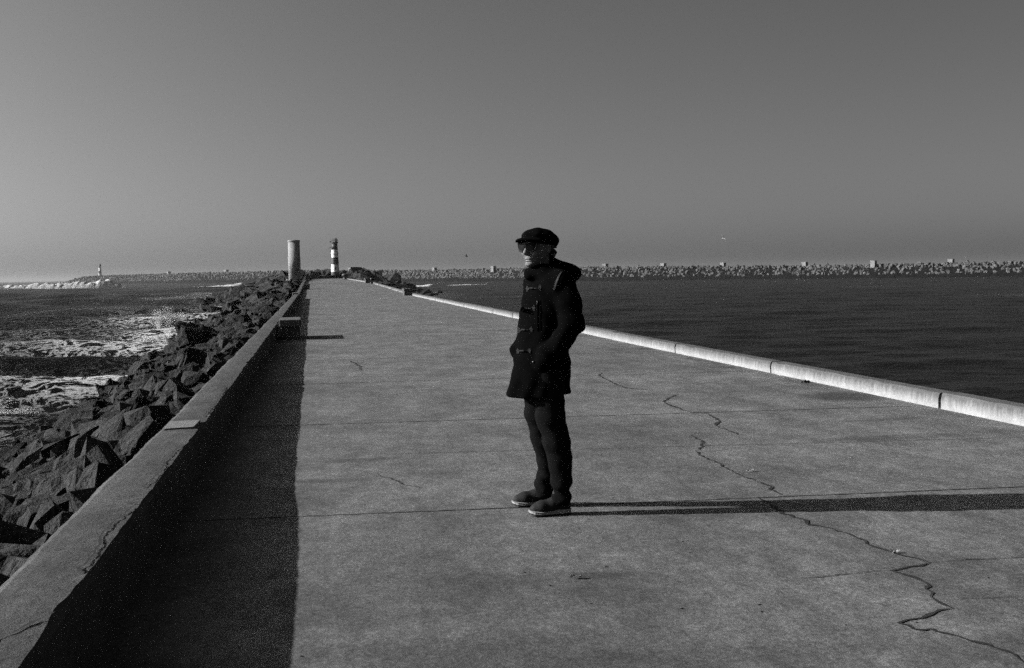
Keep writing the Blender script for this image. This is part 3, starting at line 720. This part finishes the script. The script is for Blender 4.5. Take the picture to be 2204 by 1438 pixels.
# breaking waves and splashes
M_foam = mat('white_foam', .62, .9, .1, layers=[(1.5, .6, 1.15, (1, 1, 1), .25), (8, .8, 1.1, (1, 1, 1), .25)], bumps=[(4, .6, .15)])
M_foamfar = mat('far_foam', 1.05, .9, .1, layers=[(.25, .55, 1.2, (1, 1, 2), .22), (1.2, .7, 1.15, (1, 1, 1), .25)], bumps=[(1, .6, .5)])
M_spray = mat('white_spray', 1.8, .9, .1, layers=[(9, .8, 1.1, (1, 1, 1), .25)], bumps=[(14, .6, .06)])
t = M_spray.node_tree; tl = nd(t, 'ShaderNodeBsdfTranslucent'); tl.inputs[0].default_value = (.6, .6, .6, 1); mx = nd(t, 'ShaderNodeMixShader'); mx.inputs[0].default_value = .55
t.links.new(t.nodes['Principled BSDF'].outputs[0], mx.inputs[1]); t.links.new(tl.outputs[0], mx.inputs[2]); t.links.new(mx.outputs[0], t.nodes['Material Output'].inputs[0])
def breaker(pts, seed, label, m):
    """pts: x, y, height, half width"""
    V = []; F = []; P = []
    for a, b in zip(pts[:-1], pts[1:]):
        n = max(3, int(math.dist(a[:2], b[:2]) / .7))
        for k in range(n): P.append([a[i] + (b[i] - a[i]) * k / n for i in range(4)])
    P.append(list(pts[-1])); nn = 9
    for i, p in enumerate(P):
        a = P[max(0, i - 1)]; b = P[min(len(P) - 1, i + 1)]; d = Vector((b[0] - a[0], b[1] - a[1], 0)).normalized(); n = Vector((-d.y, d.x, 0))
        for k in range(nn):
            u = k / (nn - 1) * 2 - 1; h = (1 - u * u) ** .8
            w = mnoise.noise(Vector((p[0] * .35, p[1] * .35, u * 2 + seed))) + .6 * mnoise.noise(Vector((p[0] * 1.1, p[1] * 1.1, u * 4 + seed)))
            V.append((p[0] + n.x * p[3] * u + w * p[3] * .25, p[1] + n.y * p[3] * u + w * .4, SEA - .25 + max(0, p[2] * h * (1 + .55 * w)) + .15))
    for i in range(len(P) - 1):
        for k in range(nn - 1): F.append((i * nn + k, i * nn + k + 1, (i + 1) * nn + k + 1, (i + 1) * nn + k))
    tag(mesh_np('breaking_wave', V, F, m, smooth=True), label, 'wave')
breaker([(-215, 690, .9, 3), (-185, 690, 1.9, 4), (-150, 690, 2.8, 5), (-128, 690, 3.4, 5), (-121, 690, 4.8, 5), (-114, 690, 3.8, 4), (-106, 690, .6, 3)], 1, 'long white breaking wave far out at the left edge below the tiny lighthouse', M_foamfar)
breaker([(-62, 560, .2, 2), (-48, 560, .7, 3), (-38, 560, 1.3, 3), (-33, 560, 1.8, 2), (-31, 560, .3, 2)], 2, 'small white surf line beyond the far mound left of the column', M_foamfar)
breaker([(36, 420, .3, 2), (40, 421, .55, 2), (43, 421, 1.0, 1.5), (45, 421, .2, 1)], 3, 'small white surf burst right of the pier head boulders', M_foamfar)
breaker([(52, 450, .15, 1), (60, 452, .28, 1), (75, 455, .1, .8)], 4, 'thin white surf streak on the channel right of the pier head', M_foamfar)
def splash(c, w, h, n, seed, label):
    """a torn plume of white water with drops flying off it"""
    rg = np.random.default_rng(seed); n = n * 70
    jet = rg.normal(0, .3, (9, 2)) * (w, w * .35); top = h * np.exp(-(jet[:, 0] / w * 1.3)**2) * rg.uniform(.45, 1, 9)
    k = rg.integers(0, 9, n); u = rg.random(n) ** 1.5
    x = jet[k, 0] * (1 + .9 * u) + rg.normal(0, 1, n) * (.04 + .1 * u) * w; y = jet[k, 1] + rg.normal(0, .1 * w, n); z = u * top[k] * 1.25
    low = rg.random(n) < .3
    x = np.where(low, rg.normal(0, .45, n) * w, x); z = np.where(low, np.abs(rg.normal(0, .13, n)) * h * np.exp(-(x / w)**2), z)
    r = .026 * (w / 2.5) * rg.uniform(.35, 1.4, n) * (1 - .45 * z / h)
    base = np.array([(1, 0, 0), (-1, 0, 0), (0, 1, 0), (0, -1, 0), (0, 0, 1), (0, 0, -1)], float)
    V = (np.stack([x, y, z], -1)[:, None, :] + base[None] * r[:, None, None] * rg.uniform(.7, 1.5, (n, 1, 3))).reshape(-1, 3)
    fc = np.array([(0, 2, 4), (2, 1, 4), (1, 3, 4), (3, 0, 4), (2, 0, 5), (1, 2, 5), (3, 1, 5), (0, 3, 5)])
    Fx = (np.arange(n)[:, None, None] * 6 + fc[None]).reshape(-1, 3)
    o = mesh_np('wave_splash', V, Fx, M_spray, smooth=True); o.location = c; tag(o, label, 'splash', kind='stuff')
splash((-11.2, 92, -2.8), 1.9, 1.75, 520, 1, 'tall white splash bursting against the boulders halfway down the shore')
splash((-9.4, 65, -2.8), 1.9, 1.0, 420, 2, 'low white splash on the boulders just before the tall splash')
splash((-8.6, 34, -2.85), 1.5, .9, 480, 3, 'white splash nearest the left edge of the picture')

# ------------------------------------------------------------------ gulls
M_gull = mat('gull_feathers', 1.1, .8, .2); M_gulld = mat('gull_grey', .16, .8, .2)
def gull(loc, rz, m, label, s=1.0, bank=.5):
    bm = bmesh.new()
    tube(bm, [(-.3 * s, 0, 0), (-.2 * s, 0, .01 * s), (0, 0, .02 * s), (.18 * s, 0, .03 * s), (.26 * s, 0, .05 * s), (.33 * s, 0, .04 * s)], [.02 * s, .06 * s, .085 * s, .06 * s, .045 * s, .01 * s], 8)
    for sd in (-1, 1):
        for (a, b) in (((.08, 0, .05, .16), (.1, .38, .28, .13)), ((.1, .38, .28, .13), (-.12, .75, .2, .02))):
            q = []
            for (x, y, z, c) in (a, b):
                for dx in (0, -c):
                    for t_ in (0, .015): q.append(bm.verts.new(((x + dx) * s, sd * y * s, (z + t_) * s)))
            for f in ((0, 2, 6, 4), (1, 5, 7, 3), (0, 4, 5, 1), (2, 3, 7, 6), (0, 1, 3, 2), (4, 6, 7, 5)): bm.faces.new([q[k] for k in f])
    bmesh.ops.recalc_face_normals(bm, faces=bm.faces[:])
    o = obj('gull', bm, m); o.location = loc; o.rotation_euler = (bank, -.3, rz)
    tag(o, label, 'bird', 'gulls over the channel')
gull((67.2, 180, 6.6), .4, M_gull, 'white gull high over the breakwater at right', 1.0, 1.0)
gull((35, 260, 5.47), 2.9, M_gulld, 'small grey gull gliding left of the standing man', 1.5, .15)
gull((184.9, 300, 3.8), 1, M_gull, 'tiny white gull low above the rightmost hut', .55, .4)

# ------------------------------------------------------------------ litter on the deck
M_paper = mat('dirty_paper', .62, .8, .2, layers=[(20, .8, 1.1, (1, 1, 1), .25)])
def scrap(x, y, rz, s, label):
    bm = bmesh.new(); n = 5
    for i in range(n):
        for j in range(3): bm.verts.new(((i / (n - 1) - .5) * s, (j / 2 - .5) * s * .45, .006 + abs(mnoise.noise(Vector((i * .9, j * .8, x)))) * .03))
    bm.verts.ensure_lookup_table()
    for i in range(n - 1):
        for j in range(2): bm.faces.new([bm.verts[k] for k in (i * 3 + j, (i + 1) * 3 + j, (i + 1) * 3 + j + 1, i * 3 + j + 1)])
    bmesh.ops.solidify(bm, geom=bm.faces[:], thickness=.002)
    o = obj('paper_scrap', bm, M_paper); o.location = (x, y, 0); o.rotation_euler = (0, 0, rz); tag(o, label, 'litter')
scrap(1.234, 5.362, -.3, .055, 'crumpled white paper scrap in front of the man beside a round stain')
scrap(2.964, 5.454, .1, .05, 'white paper scrap lying on the long crack')
scrap(3.154, 7.917, .2, .06, 'thin pale scrap behind the shadow next to the crack')
bm = bmesh.new()
for (x, y, r) in ((0, 0, .035), (.05, .03, .028), (-.03, .04, .02)):
    q = boulder_mesh(int(x * 999) + 5, 12); q.verts.index_update(); vs = [bm.verts.new(v.co * r * .8 + Vector((x, y, r * .5))) for v in q.verts]
    for f in q.faces: bm.faces.new([vs[v.index] for v in f.verts])
    q.free()
o = obj('pebble_cluster', bm, M_crack); o.location = (6.3, 13.9, 0); tag(o, 'small dark clump of dirt at the foot of the kerb', 'dirt clump')
SV = []; SF = []; rnd = random.Random(3)
for k in range(150):
    x = rnd.uniform(-.1, 6.35); y = 3.2 + 16 * rnd.random() ** 1.6; r = rnd.uniform(.002, .006)
    P, FF = LOW[k % len(LOW)]; Q = P * np.array((r * rnd.uniform(1, 2.2), r, r * .6)) + np.array((x, y, r * .3)); b0 = len(SV); SV.extend(Q.tolist()); SF.extend([[b0 + j for j in f] for f in FF])
tag(mesh_np('grit', SV, SF, M_crack), 'scattered dark grit on the concrete deck', 'grit', kind='stuff')
# ------------------------------------------------------------------ sea haze
bm = bmesh.new(); box(bm, (-60000, -60000, -9), (60000, 60000, 40))
hz = bpy.data.materials.new('sea_haze'); hz.use_nodes = True; t = hz.node_tree; t.nodes.clear()
vo = nd(t, 'ShaderNodeVolumePrincipled'); vo.inputs['Color'].default_value = (.36, .36, .36, 1); vo.inputs['Density'].default_value = .00015; vo.inputs['Anisotropy'].default_value = .5
mo = nd(t, 'ShaderNodeOutputMaterial'); t.links.new(vo.outputs[0], mo.inputs['Volume'])
tag(obj('haze', bm, hz), 'thin sea haze over the water', 'haze', kind='stuff')
# ------------------------------------------------------------------ the man
M_wool = mat('black_wool', .0024, 1.0, .02, layers=[(90, .6, 1.5, (1, 1, 1), .25)], bumps=[(300, .3, .002), (9, .25, .02)])
M_denim = mat('dark_denim', .008, 1.0, .03, layers=[(14, .6, 1.5, (1, 1, 1), .25)], bumps=[(14, .5, .012)])
M_skin = mat('skin', .18, .55, .25, layers=[(40, .9, 1.08, (1, 1, 1), .25)], bumps=[(120, .15, .002)])
M_hair = mat('dark_hair', .012, .6, .3, bumps=[(160, .8, .01)])
M_shoe = mat('shoe_suede', .012, .8, .2, layers=[(60, .6, 1.4, (1, 1, 1), .25)])
M_sole = mat('white_sole', .4, .6, .3)
M_rubber = mat('black_rubber', .012, .7, .3)
M_cord = mat('leather_cord', .032, .8, .15)
M_horn = mat('toggle_horn', .006, .7, .1)
M_zip = mat('zip_metal', .16, .35, .5, metallic=.8)
M_lens = mat('dark_lens', .002, .25, .05)
M_frame = mat('black_acetate', .003, .5, .1)
man = thing('person', 'man in black duffel coat, cap and sunglasses standing on the pier with hands in pockets', 'person', (1.408, 6.923, 0), -YAW)
man.scale = (1.015, 1.015, 1.015)

F25 = (-.906, -.423); L25 = (.423, -.906)
def bodyfr(X, Y): return X * F25[0] + Y * F25[1], X * L25[0] + Y * L25[1]
ROWS = [(.60, -.045, .205, .188), (.72, -.041, .203, .185), (.80, -.028, .192, .178), (.88, -.0145, .181, .175), (1.05, -.0075, .162, .175), (1.18, .01, .16, .182), (1.25, .02, .157, .19), (1.38, .034, .14, .2), (1.44, .033, .11, .17), (1.49, .028, .082, .10), (1.56, .02, .06, .06)]
def wrink(X, Y, Z):
    return .004 * np.sin(34 * Z + 9 * X + 2 * np.sin(13 * X + 9 * Z)) * np.sin(17 * X - 21 * Y + 11 * Z) + .003 * np.sin(60 * X + 22 * Z + 3 * np.sin(20 * Z))
def coat_sdf(X, Y, Z):
    zz = [r[0] for r in ROWS]
    cx = np.interp(Z, zz, [r[1] for r in ROWS]); ra = np.interp(Z, zz, [r[2] for r in ROWS]); rb = np.interp(Z, zz, [r[3] for r in ROWS])
    a, b = bodyfr(X - cx, Y)
    fold = 1 + .035 * np.sin(5 * np.arctan2(b, a) + 1.0) * np.clip((.98 - Z) / .3, 0, 1) + .015 * np.sin(11 * np.arctan2(b, a)) * np.clip((.9 - Z) / .2, 0, 1)
    d = (np.sqrt((a / (ra * fold))**2 + (b / (rb * fold))**2) - 1) * np.minimum(ra, rb) * .95
    d = smax(d, Z - 1.53, .03)
    d = smin(d, capsule(X, Y, Z, (-.02, .105, 1.405), (.09, -.125, 1.41), .075, .08), .05)
    arm = chain(X, Y, Z, [((.112, -.135, 1.405), .08), ((.147, -.165, 1.30), .075), ((.170, -.18, 1.175), .069), ((.10, -.19, 1.07), .062), ((.015, -.18, .985), .056), ((-.02, -.155, .93), .05)], .03)
    arm = arm + .004 * np.sin(70 * Z + 30 * X) * np.exp(-((Z - 1.14) / .09)**2)
    d = smin(d, arm, .022)
    far = chain(X, Y, Z, [((-.035, .13, 1.40), .075), ((-.07, .175, 1.15), .064), ((-.145, .13, .995), .055), ((-.14, .105, .95), .05)], .03)
    d = smin(d, far, .02)
    # pocket flap, collar and hood
    d = smin(d, ellipsoid(X, Y, Z, (-.012, -.005, 1.475), (.092, .1, .055)), .03)
    d = smin(d, ellipsoid(X, Y, Z, (-.035, -.05, 1.455), (.075, .07, .035)), .015)
    hood = smin(capsule(X, Y, Z, (.045, .03, 1.54), (.175, .075, 1.468), .045, .052), ellipsoid(X, Y, Z, (.162, .06, 1.468), (.08, .12, .042)), .03)
    d = smin(d, hood, .02)
    return smax(d + wrink(X, Y, Z), .728 + .006 * np.sin(12 * X) + .04 * np.clip(-.17 - X, 0, 1) - Z, .006)
P, Fc = surface_nets(coat_sdf, (-.3, -.36, .66), (.3, .36, 1.62), .0075)
coat = mesh_np('duffel_coat', P, Fc, M_wool, man, True)
bvh = BVHTree.FromPolygons([Vector(p) for p in P], [tuple(f) for f in Fc])
def on_coat(x, z, lift=.0):
    hit = bvh.ray_cast(Vector((x, -2, z)), Vector((0, 1, 0)))
    return (hit[0] + hit[1] * lift, hit[1]) if hit[0] is not None else (Vector((x, -.15, z)), Vector((0, -1, 0)))

def leg_sdf(X, Y, Z):
    w = .0022 * np.sin(42 * Z + 12 * X + 1.5 * np.sin(25 * X)) + .0016 * np.sin(75 * Z - 30 * Y)
    w = w * (1 + 2.2 * np.exp(-((Z - .14) / .07)**2))
    near_ = chain(X, Y, Z, [((.02, -.085, .86), .1), ((.033, -.085, .59), .086), ((.068, -.085, .45), .079), ((.086, -.085, .33), .071), ((.094, -.08, .2), .059), ((.09, -.08, .1), .056)], .03)
    far_ = chain(X, Y, Z, [((-.04, .08, .86), .1), ((-.032, .1, .6), .086), ((-.008, .13, .43), .072), ((.02, .155, .29), .062), ((.008, .18, .17), .06), ((-.008, .19, .09), .064)], .03)
    return smax(smax(smin(near_, far_, .012) + w, .058 - Z, .008), Z - .9, .01)
P, Fc = surface_nets(leg_sdf, (-.2, -.22, .03), (.2, .3, .94), .0075)
mesh_np('trousers', P, Fc, M_denim, man, True)

HC = (-.032, -.02); F50 = (-.643, -.766); L50 = (.766, -.643)
def hw(p, q, z): return Vector((HC[0] + p * F50[0] + q * L50[0], HC[1] + p * F50[1] + q * L50[1], z))
def headfr(X, Y):
    x = X - HC[0]; y = Y - HC[1]; return x * F50[0] + y * F50[1], x * L50[0] + y * L50[1]
def head_sdf(X, Y, Z):
    p, q = headfr(X, Y); A = np.abs(q)
    d = ellipsoid(p, q, Z, (-.012, 0, 1.65), (.1, .078, .1))
    d = smin(d, ellipsoid(p, q, Z, (.022, 0, 1.59), (.072, .061, .082)), .03)
    d = smin(d, ellipsoid(p, q, Z, (.076, 0, 1.528), (.022, .027, .018)), .025)
    d = smin(d, ellipsoid(p, A, Z, (.058, .04, 1.603), (.03, .026, .024)), .02)
    d = smin(d, capsule(p, A, Z, (.084, 0, 1.666), (.068, .045, 1.668), .014, .012), .015)
    d = smax(d, -ellipsoid(p, A, Z, (.106, .034, 1.638), (.022, .019, .016)), .01)
    d = smin(d, ellipsoid(p, A, Z, (.075, .034, 1.638), (.014, .014, .013)), .004)
    d = smin(d, capsule(p, q, Z, (.086, 0, 1.65), (.114, 0, 1.598), .009, .0125), .012)
    d = smin(d, ellipsoid(p, A, Z, (.1, .014, 1.593), (.014, .0085, .009)), .008)
    d = smin(d, ellipsoid(p, q, Z, (.088, 0, 1.562), (.013, .024, .0075)), .008)
    d = smin(d, ellipsoid(p, q, Z, (.082, 0, 1.547), (.014, .021, .0075)), .007)
    d = smax(d, -ellipsoid(p, q, Z, (.105, 0, 1.555), (.014, .024, .0022)), .004)
    d = smax(d, -ellipsoid(p, q, Z, (.1, 0, 1.5395), (.012, .02, .004)), .01)
    d = smin(d, ellipsoid(p + .35 * (A - .075), A, Z, (-.008, .08, 1.622), (.02, .012, .031)), .006)
    d = smin(d, capsule(p, q, Z, (-.025, 0, 1.58), (-.045, 0, 1.44), .056, .06), .02)
    return d
P, Fc = surface_nets(head_sdf, (-.2, -.18, 1.42), (.12, .14, 1.77), .0036)
mesh_np('head', P, Fc, M_skin, man, True)

def cap_sdf(X, Y, Z):
    p, q = headfr(X, Y); t = .22; z0 = 1.68; pp = p + .028
    p2 = pp * math.cos(t) + (Z - z0) * math.sin(t); z2 = -pp * math.sin(t) + (Z - z0) * math.cos(t)
    d = ellipsoid(p2, q, z2, (-.008, 0, .008), (.115, .106, .06))
    d = smin(d, smax(np.sqrt((p2 / .112)**2 + (q / .089)**2) * .09 - .09, np.abs(z2 + .018) - .022, .01), .025)
    return smax(d, -(z2 + .04), .006) + .0025 * np.sin(55 * p + 20 * Z) * np.sin(60 * q)
P, Fc = surface_nets(cap_sdf, (-.22, -.22, 1.57), (.16, .16, 1.8), .0042)
cap_ = mesh_np('cap', P, Fc, M_wool, man, True)
def visor_sdf(X, Y, Z):
    p, q = headfr(X, Y); zc = 1.69 - .16 * (p - .07) - 3.2 * q * q
    d = np.sqrt(((p - .065) / .092)**2 + (q / .088)**2) * .088 - .088
    d = smax(d, np.abs(Z - zc) - .007, .008)
    return smax(d, .05 - p, .01)
P, Fc = surface_nets(visor_sdf, (-.22, -.22, 1.62), (.12, .14, 1.73), .0036)
mesh_np('visor', P, Fc, M_wool, cap_, True)
def hair_sdf(X, Y, Z):
    p, q = headfr(X, Y)
    d = ellipsoid(p, q, Z, (-.075, .0, 1.6), (.052, .082, .05))
    d = smin(d, ellipsoid(p, np.abs(q), Z, (-.03, .074, 1.635), (.035, .012, .028)), .01)
    return d + .006 * np.sin(120 * X + 60 * Z) * np.sin(95 * Z + 50 * Y) + .004 * np.sin(210 * Z + 90 * X)
P, Fc = surface_nets(hair_sdf, (-.2, -.2, 1.52), (.14, .16, 1.69), .004)
mesh_np('hair', P, Fc, M_hair, man, True)

# sunglasses
gl = bpy.data.objects.new('sunglasses', None); C.objects.link(gl); gl.parent = man
def lens_outline(sd, g):
    pts = [(-.024, .019), (-.008, .021), (.01, .021), (.028, .022), (.031, .014), (.026, -.006), (.016, -.019), (0, -.023), (-.014, -.02), (-.022, -.008), (-.025, .008)]
    return [(sd * (.035 + u * g * 1.16), 1.634 + v * g * 1.2) for u, v in pts]
def gp_(q): return .113 - q * q * 4.2
for sd in (-1, 1):
    bm = bmesh.new(); A_ = [bm.verts.new(hw(gp_(q) + .0015, q, z)) for q, z in lens_outline(sd, .9)]; B_ = [bm.verts.new(hw(gp_(q) - .003, q, z)) for q, z in lens_outline(sd, .9)]
    bm.faces.new(A_); bm.faces.new(B_[::-1])
    for k in range(len(A_)): bm.faces.new((A_[k], A_[(k + 1) % len(A_)], B_[(k + 1) % len(A_)], B_[k]))
    bmesh.ops.recalc_face_normals(bm, faces=bm.faces[:]); obj('lens', bm, M_lens, gl)
bm = bmesh.new()
for sd in (-1, 1):
    O = lens_outline(sd, 1.12); tube(bm, [hw(gp_(q), q, z) for q, z in O + O[:2]], .0035, 6)
    tube(bm, [hw(gp_(.012) , sd * .009, 1.652), hw(gp_(.06), sd * .066, 1.661)], .005, 6)
    tube(bm, [hw(gp_(.066), sd * .067, 1.657), hw(.075, sd * .074, 1.655), hw(.0, sd * .083, 1.648), hw(-.03, sd * .084, 1.632)], .0045, 6)
tube(bm, [hw(gp_(0), -.012, 1.65), hw(gp_(0) + .002, 0, 1.652), hw(gp_(0), .012, 1.65)], .004, 6)
obj('frame', bm, M_frame, gl)

# shoes
def shoe(heel, toe):
    h = Vector((heel[0], heel[1], 0)); d = (Vector((toe[0], toe[1], 0)) - h); L = d.length; d.normalize(); s = Vector((-d.y, d.x, 0))
    def up_(X, Y, Z):
        u = (X - h.x) * d.x + (Y - h.y) * d.y; v = (X - h.x) * s.x + (Y - h.y) * s.y; k = L / .28
        q = chain(u / k, v, Z, [((.045, 0, .1), .041), ((.042, 0, .055), .037), ((.12, 0, .058), .04), ((.195, 0, .044), .042), ((.238, 0, .04), .034)], .03)
        q = smin(q, capsule(u / k, v, Z, (.06, 0, .1), (.075, 0, .118), .045, .046), .02)
        return smax(q, .028 - Z, .004)
    lo = [min(heel[i], toe[i]) - .1 for i in (0, 1)]; hi = [max(heel[i], toe[i]) + .1 for i in (0, 1)]
    P, Fc = surface_nets(up_, (lo[0], lo[1], 0), (hi[0], hi[1], .18), .005)
    o = mesh_np('shoe', P, Fc, M_shoe, man, True)
    prof = [(0, .018), (.012, .032), (.04, .04), (.1, .038), (.16, .043), (.21, .05), (.25, .043), (.272, .026), (.28, .008)]
    def slab(nm, z0, z1, m, grow):
        bm = bmesh.new(); out = [(u, w + grow) for u, w in prof] + [(u, -w - grow) for u, w in prof[::-1]]
        rg = []
        for zt, gg in ((z0, -.003), ((z0 + z1) / 2, 0), (z1, -.002)):
            rg.append([bm.verts.new(h + d * (u * L / .28) + s * (v + math.copysign(gg, v)) + Vector((0, 0, zt + (.010 if u < .12 and zt == z1 else 0) + .012 * max(0, (u - .2) / .08) ** 2))) for u, v in out])
        n = len(out)
        for a, b in zip(rg[:-1], rg[1:]):
            for k in range(n): bm.faces.new((a[k], a[(k + 1) % n], b[(k + 1) % n], b[k]))
        bm.faces.new(rg[0][::-1]); bm.faces.new(rg[-1]); bmesh.ops.recalc_face_normals(bm, faces=bm.faces[:]); return obj(nm, bm, m, o)
    slab('midsole', .0135, .027, M_sole, .003); slab('outsole', .0, .013, M_rubber, .001)
    bm = bmesh.new()
    for i in range(4):
        u = .1 + .022 * i; c = h + d * (u * L / .28); z = .1 - .011 * i
        tube(bm, [c + s * .026 + Vector((0, 0, z - .012)), c + Vector((0, 0, z + .004)), c - s * .026 + Vector((0, 0, z - .012))], .003, 5)
    obj('laces', bm, M_cord, o)
    return o
shoe((.145, -.055), (-.108, -.118)); shoe((.055, .235), (-.21, .175))

# toggles with leather tabs, zip pocket, shoulder trim, pocket button
for (x, z, gap) in ((-.062, 1.382, .03), (-.1, 1.262, .03), (-.116, 1.133, .029), (-.128, 1.006, .028)):
    tg, n_ = on_coat(x, z, .008)
    bm = bmesh.new()
    e = Vector((n_.y, -n_.x, 0)).normalized(); e = -e if e.x < 0 else e
    tube(bm, [tg - e * .022, tg - e * .012, tg, tg + e * .012, tg + e * .022], [.004, .0075, .0065, .0075, .004], 8); to = obj('toggle', bm, M_horn, man)
    for sd in (-1, 1):
        bm = bmesh.new(); pts = []
        for (du, dv) in ((.0, .0), (.014, .014), (.02, .016), (.028, .0), (.02, -.016), (.014, -.012)):
            c, n2 = on_coat(x + sd * (gap * (.62 if sd < 0 else 1) + du * .75), z + dv * 1.15 + sd * .004, .0035); pts.append(bm.verts.new(c))
        bm.faces.new(pts); r_ = bmesh.ops.solidify(bm, geom=bm.faces[:], thickness=.003)
        c, _ = on_coat(x + sd * gap * (.62 if sd < 0 else 1), z, .005)
        tube(bm, [tg, (tg + c) / 2 + Vector((0, -.002, 0)), c], .0028, 5)
        bmesh.ops.recalc_face_normals(bm, faces=bm.faces[:]); obj('leather_tab', bm, M_cord, man)
bm = bmesh.new(); tube(bm, [on_coat(-.036 - .003 * k / 10, 1.312 - .184 * k / 10, .003)[0] for k in range(11)], .0035, 5)
tube(bm, [on_coat(-.02 - .003 * k / 10, 1.312 - .184 * k / 10, .003)[0] for k in range(11)], .002, 5); zo = obj('zip', bm, M_wool, man)
bm = bmesh.new(); c, n_ = on_coat(-.034, 1.3, .006); tube(bm, [c + Vector((0, 0, .008)), c, c - Vector((0, .002, .014))], [.004, .0035, .0045], 6); obj('zip_pull', bm, M_zip, zo)
bm = bmesh.new(); prev = None
for k in range(13):
    u = k / 12; x = .108 - .06 * u + .012 * u * u; z = 1.478 - .105 * u ** 1.15; w = .0055 * (1 - .3 * abs(u - .5))
    a = bm.verts.new(on_coat(x - w, z, .004)[0]); b = bm.verts.new(on_coat(x + w, z, .004)[0])
    if prev: bm.faces.new((prev[0], prev[1], b, a))
    prev = (a, b)
bmesh.ops.solidify(bm, geom=bm.faces[:], thickness=.003); bmesh.ops.recalc_face_normals(bm, faces=bm.faces[:]); obj('shoulder_strap', bm, mat('worn_leather', .075, .6, .25), man)
bm = bmesh.new(); c, n_ = on_coat(-.066, .944, .004); bmesh.ops.create_icosphere(bm, subdivisions=2, radius=.007)
for v in bm.verts: v.co = c + v.co
obj('button', bm, M_zip, man)
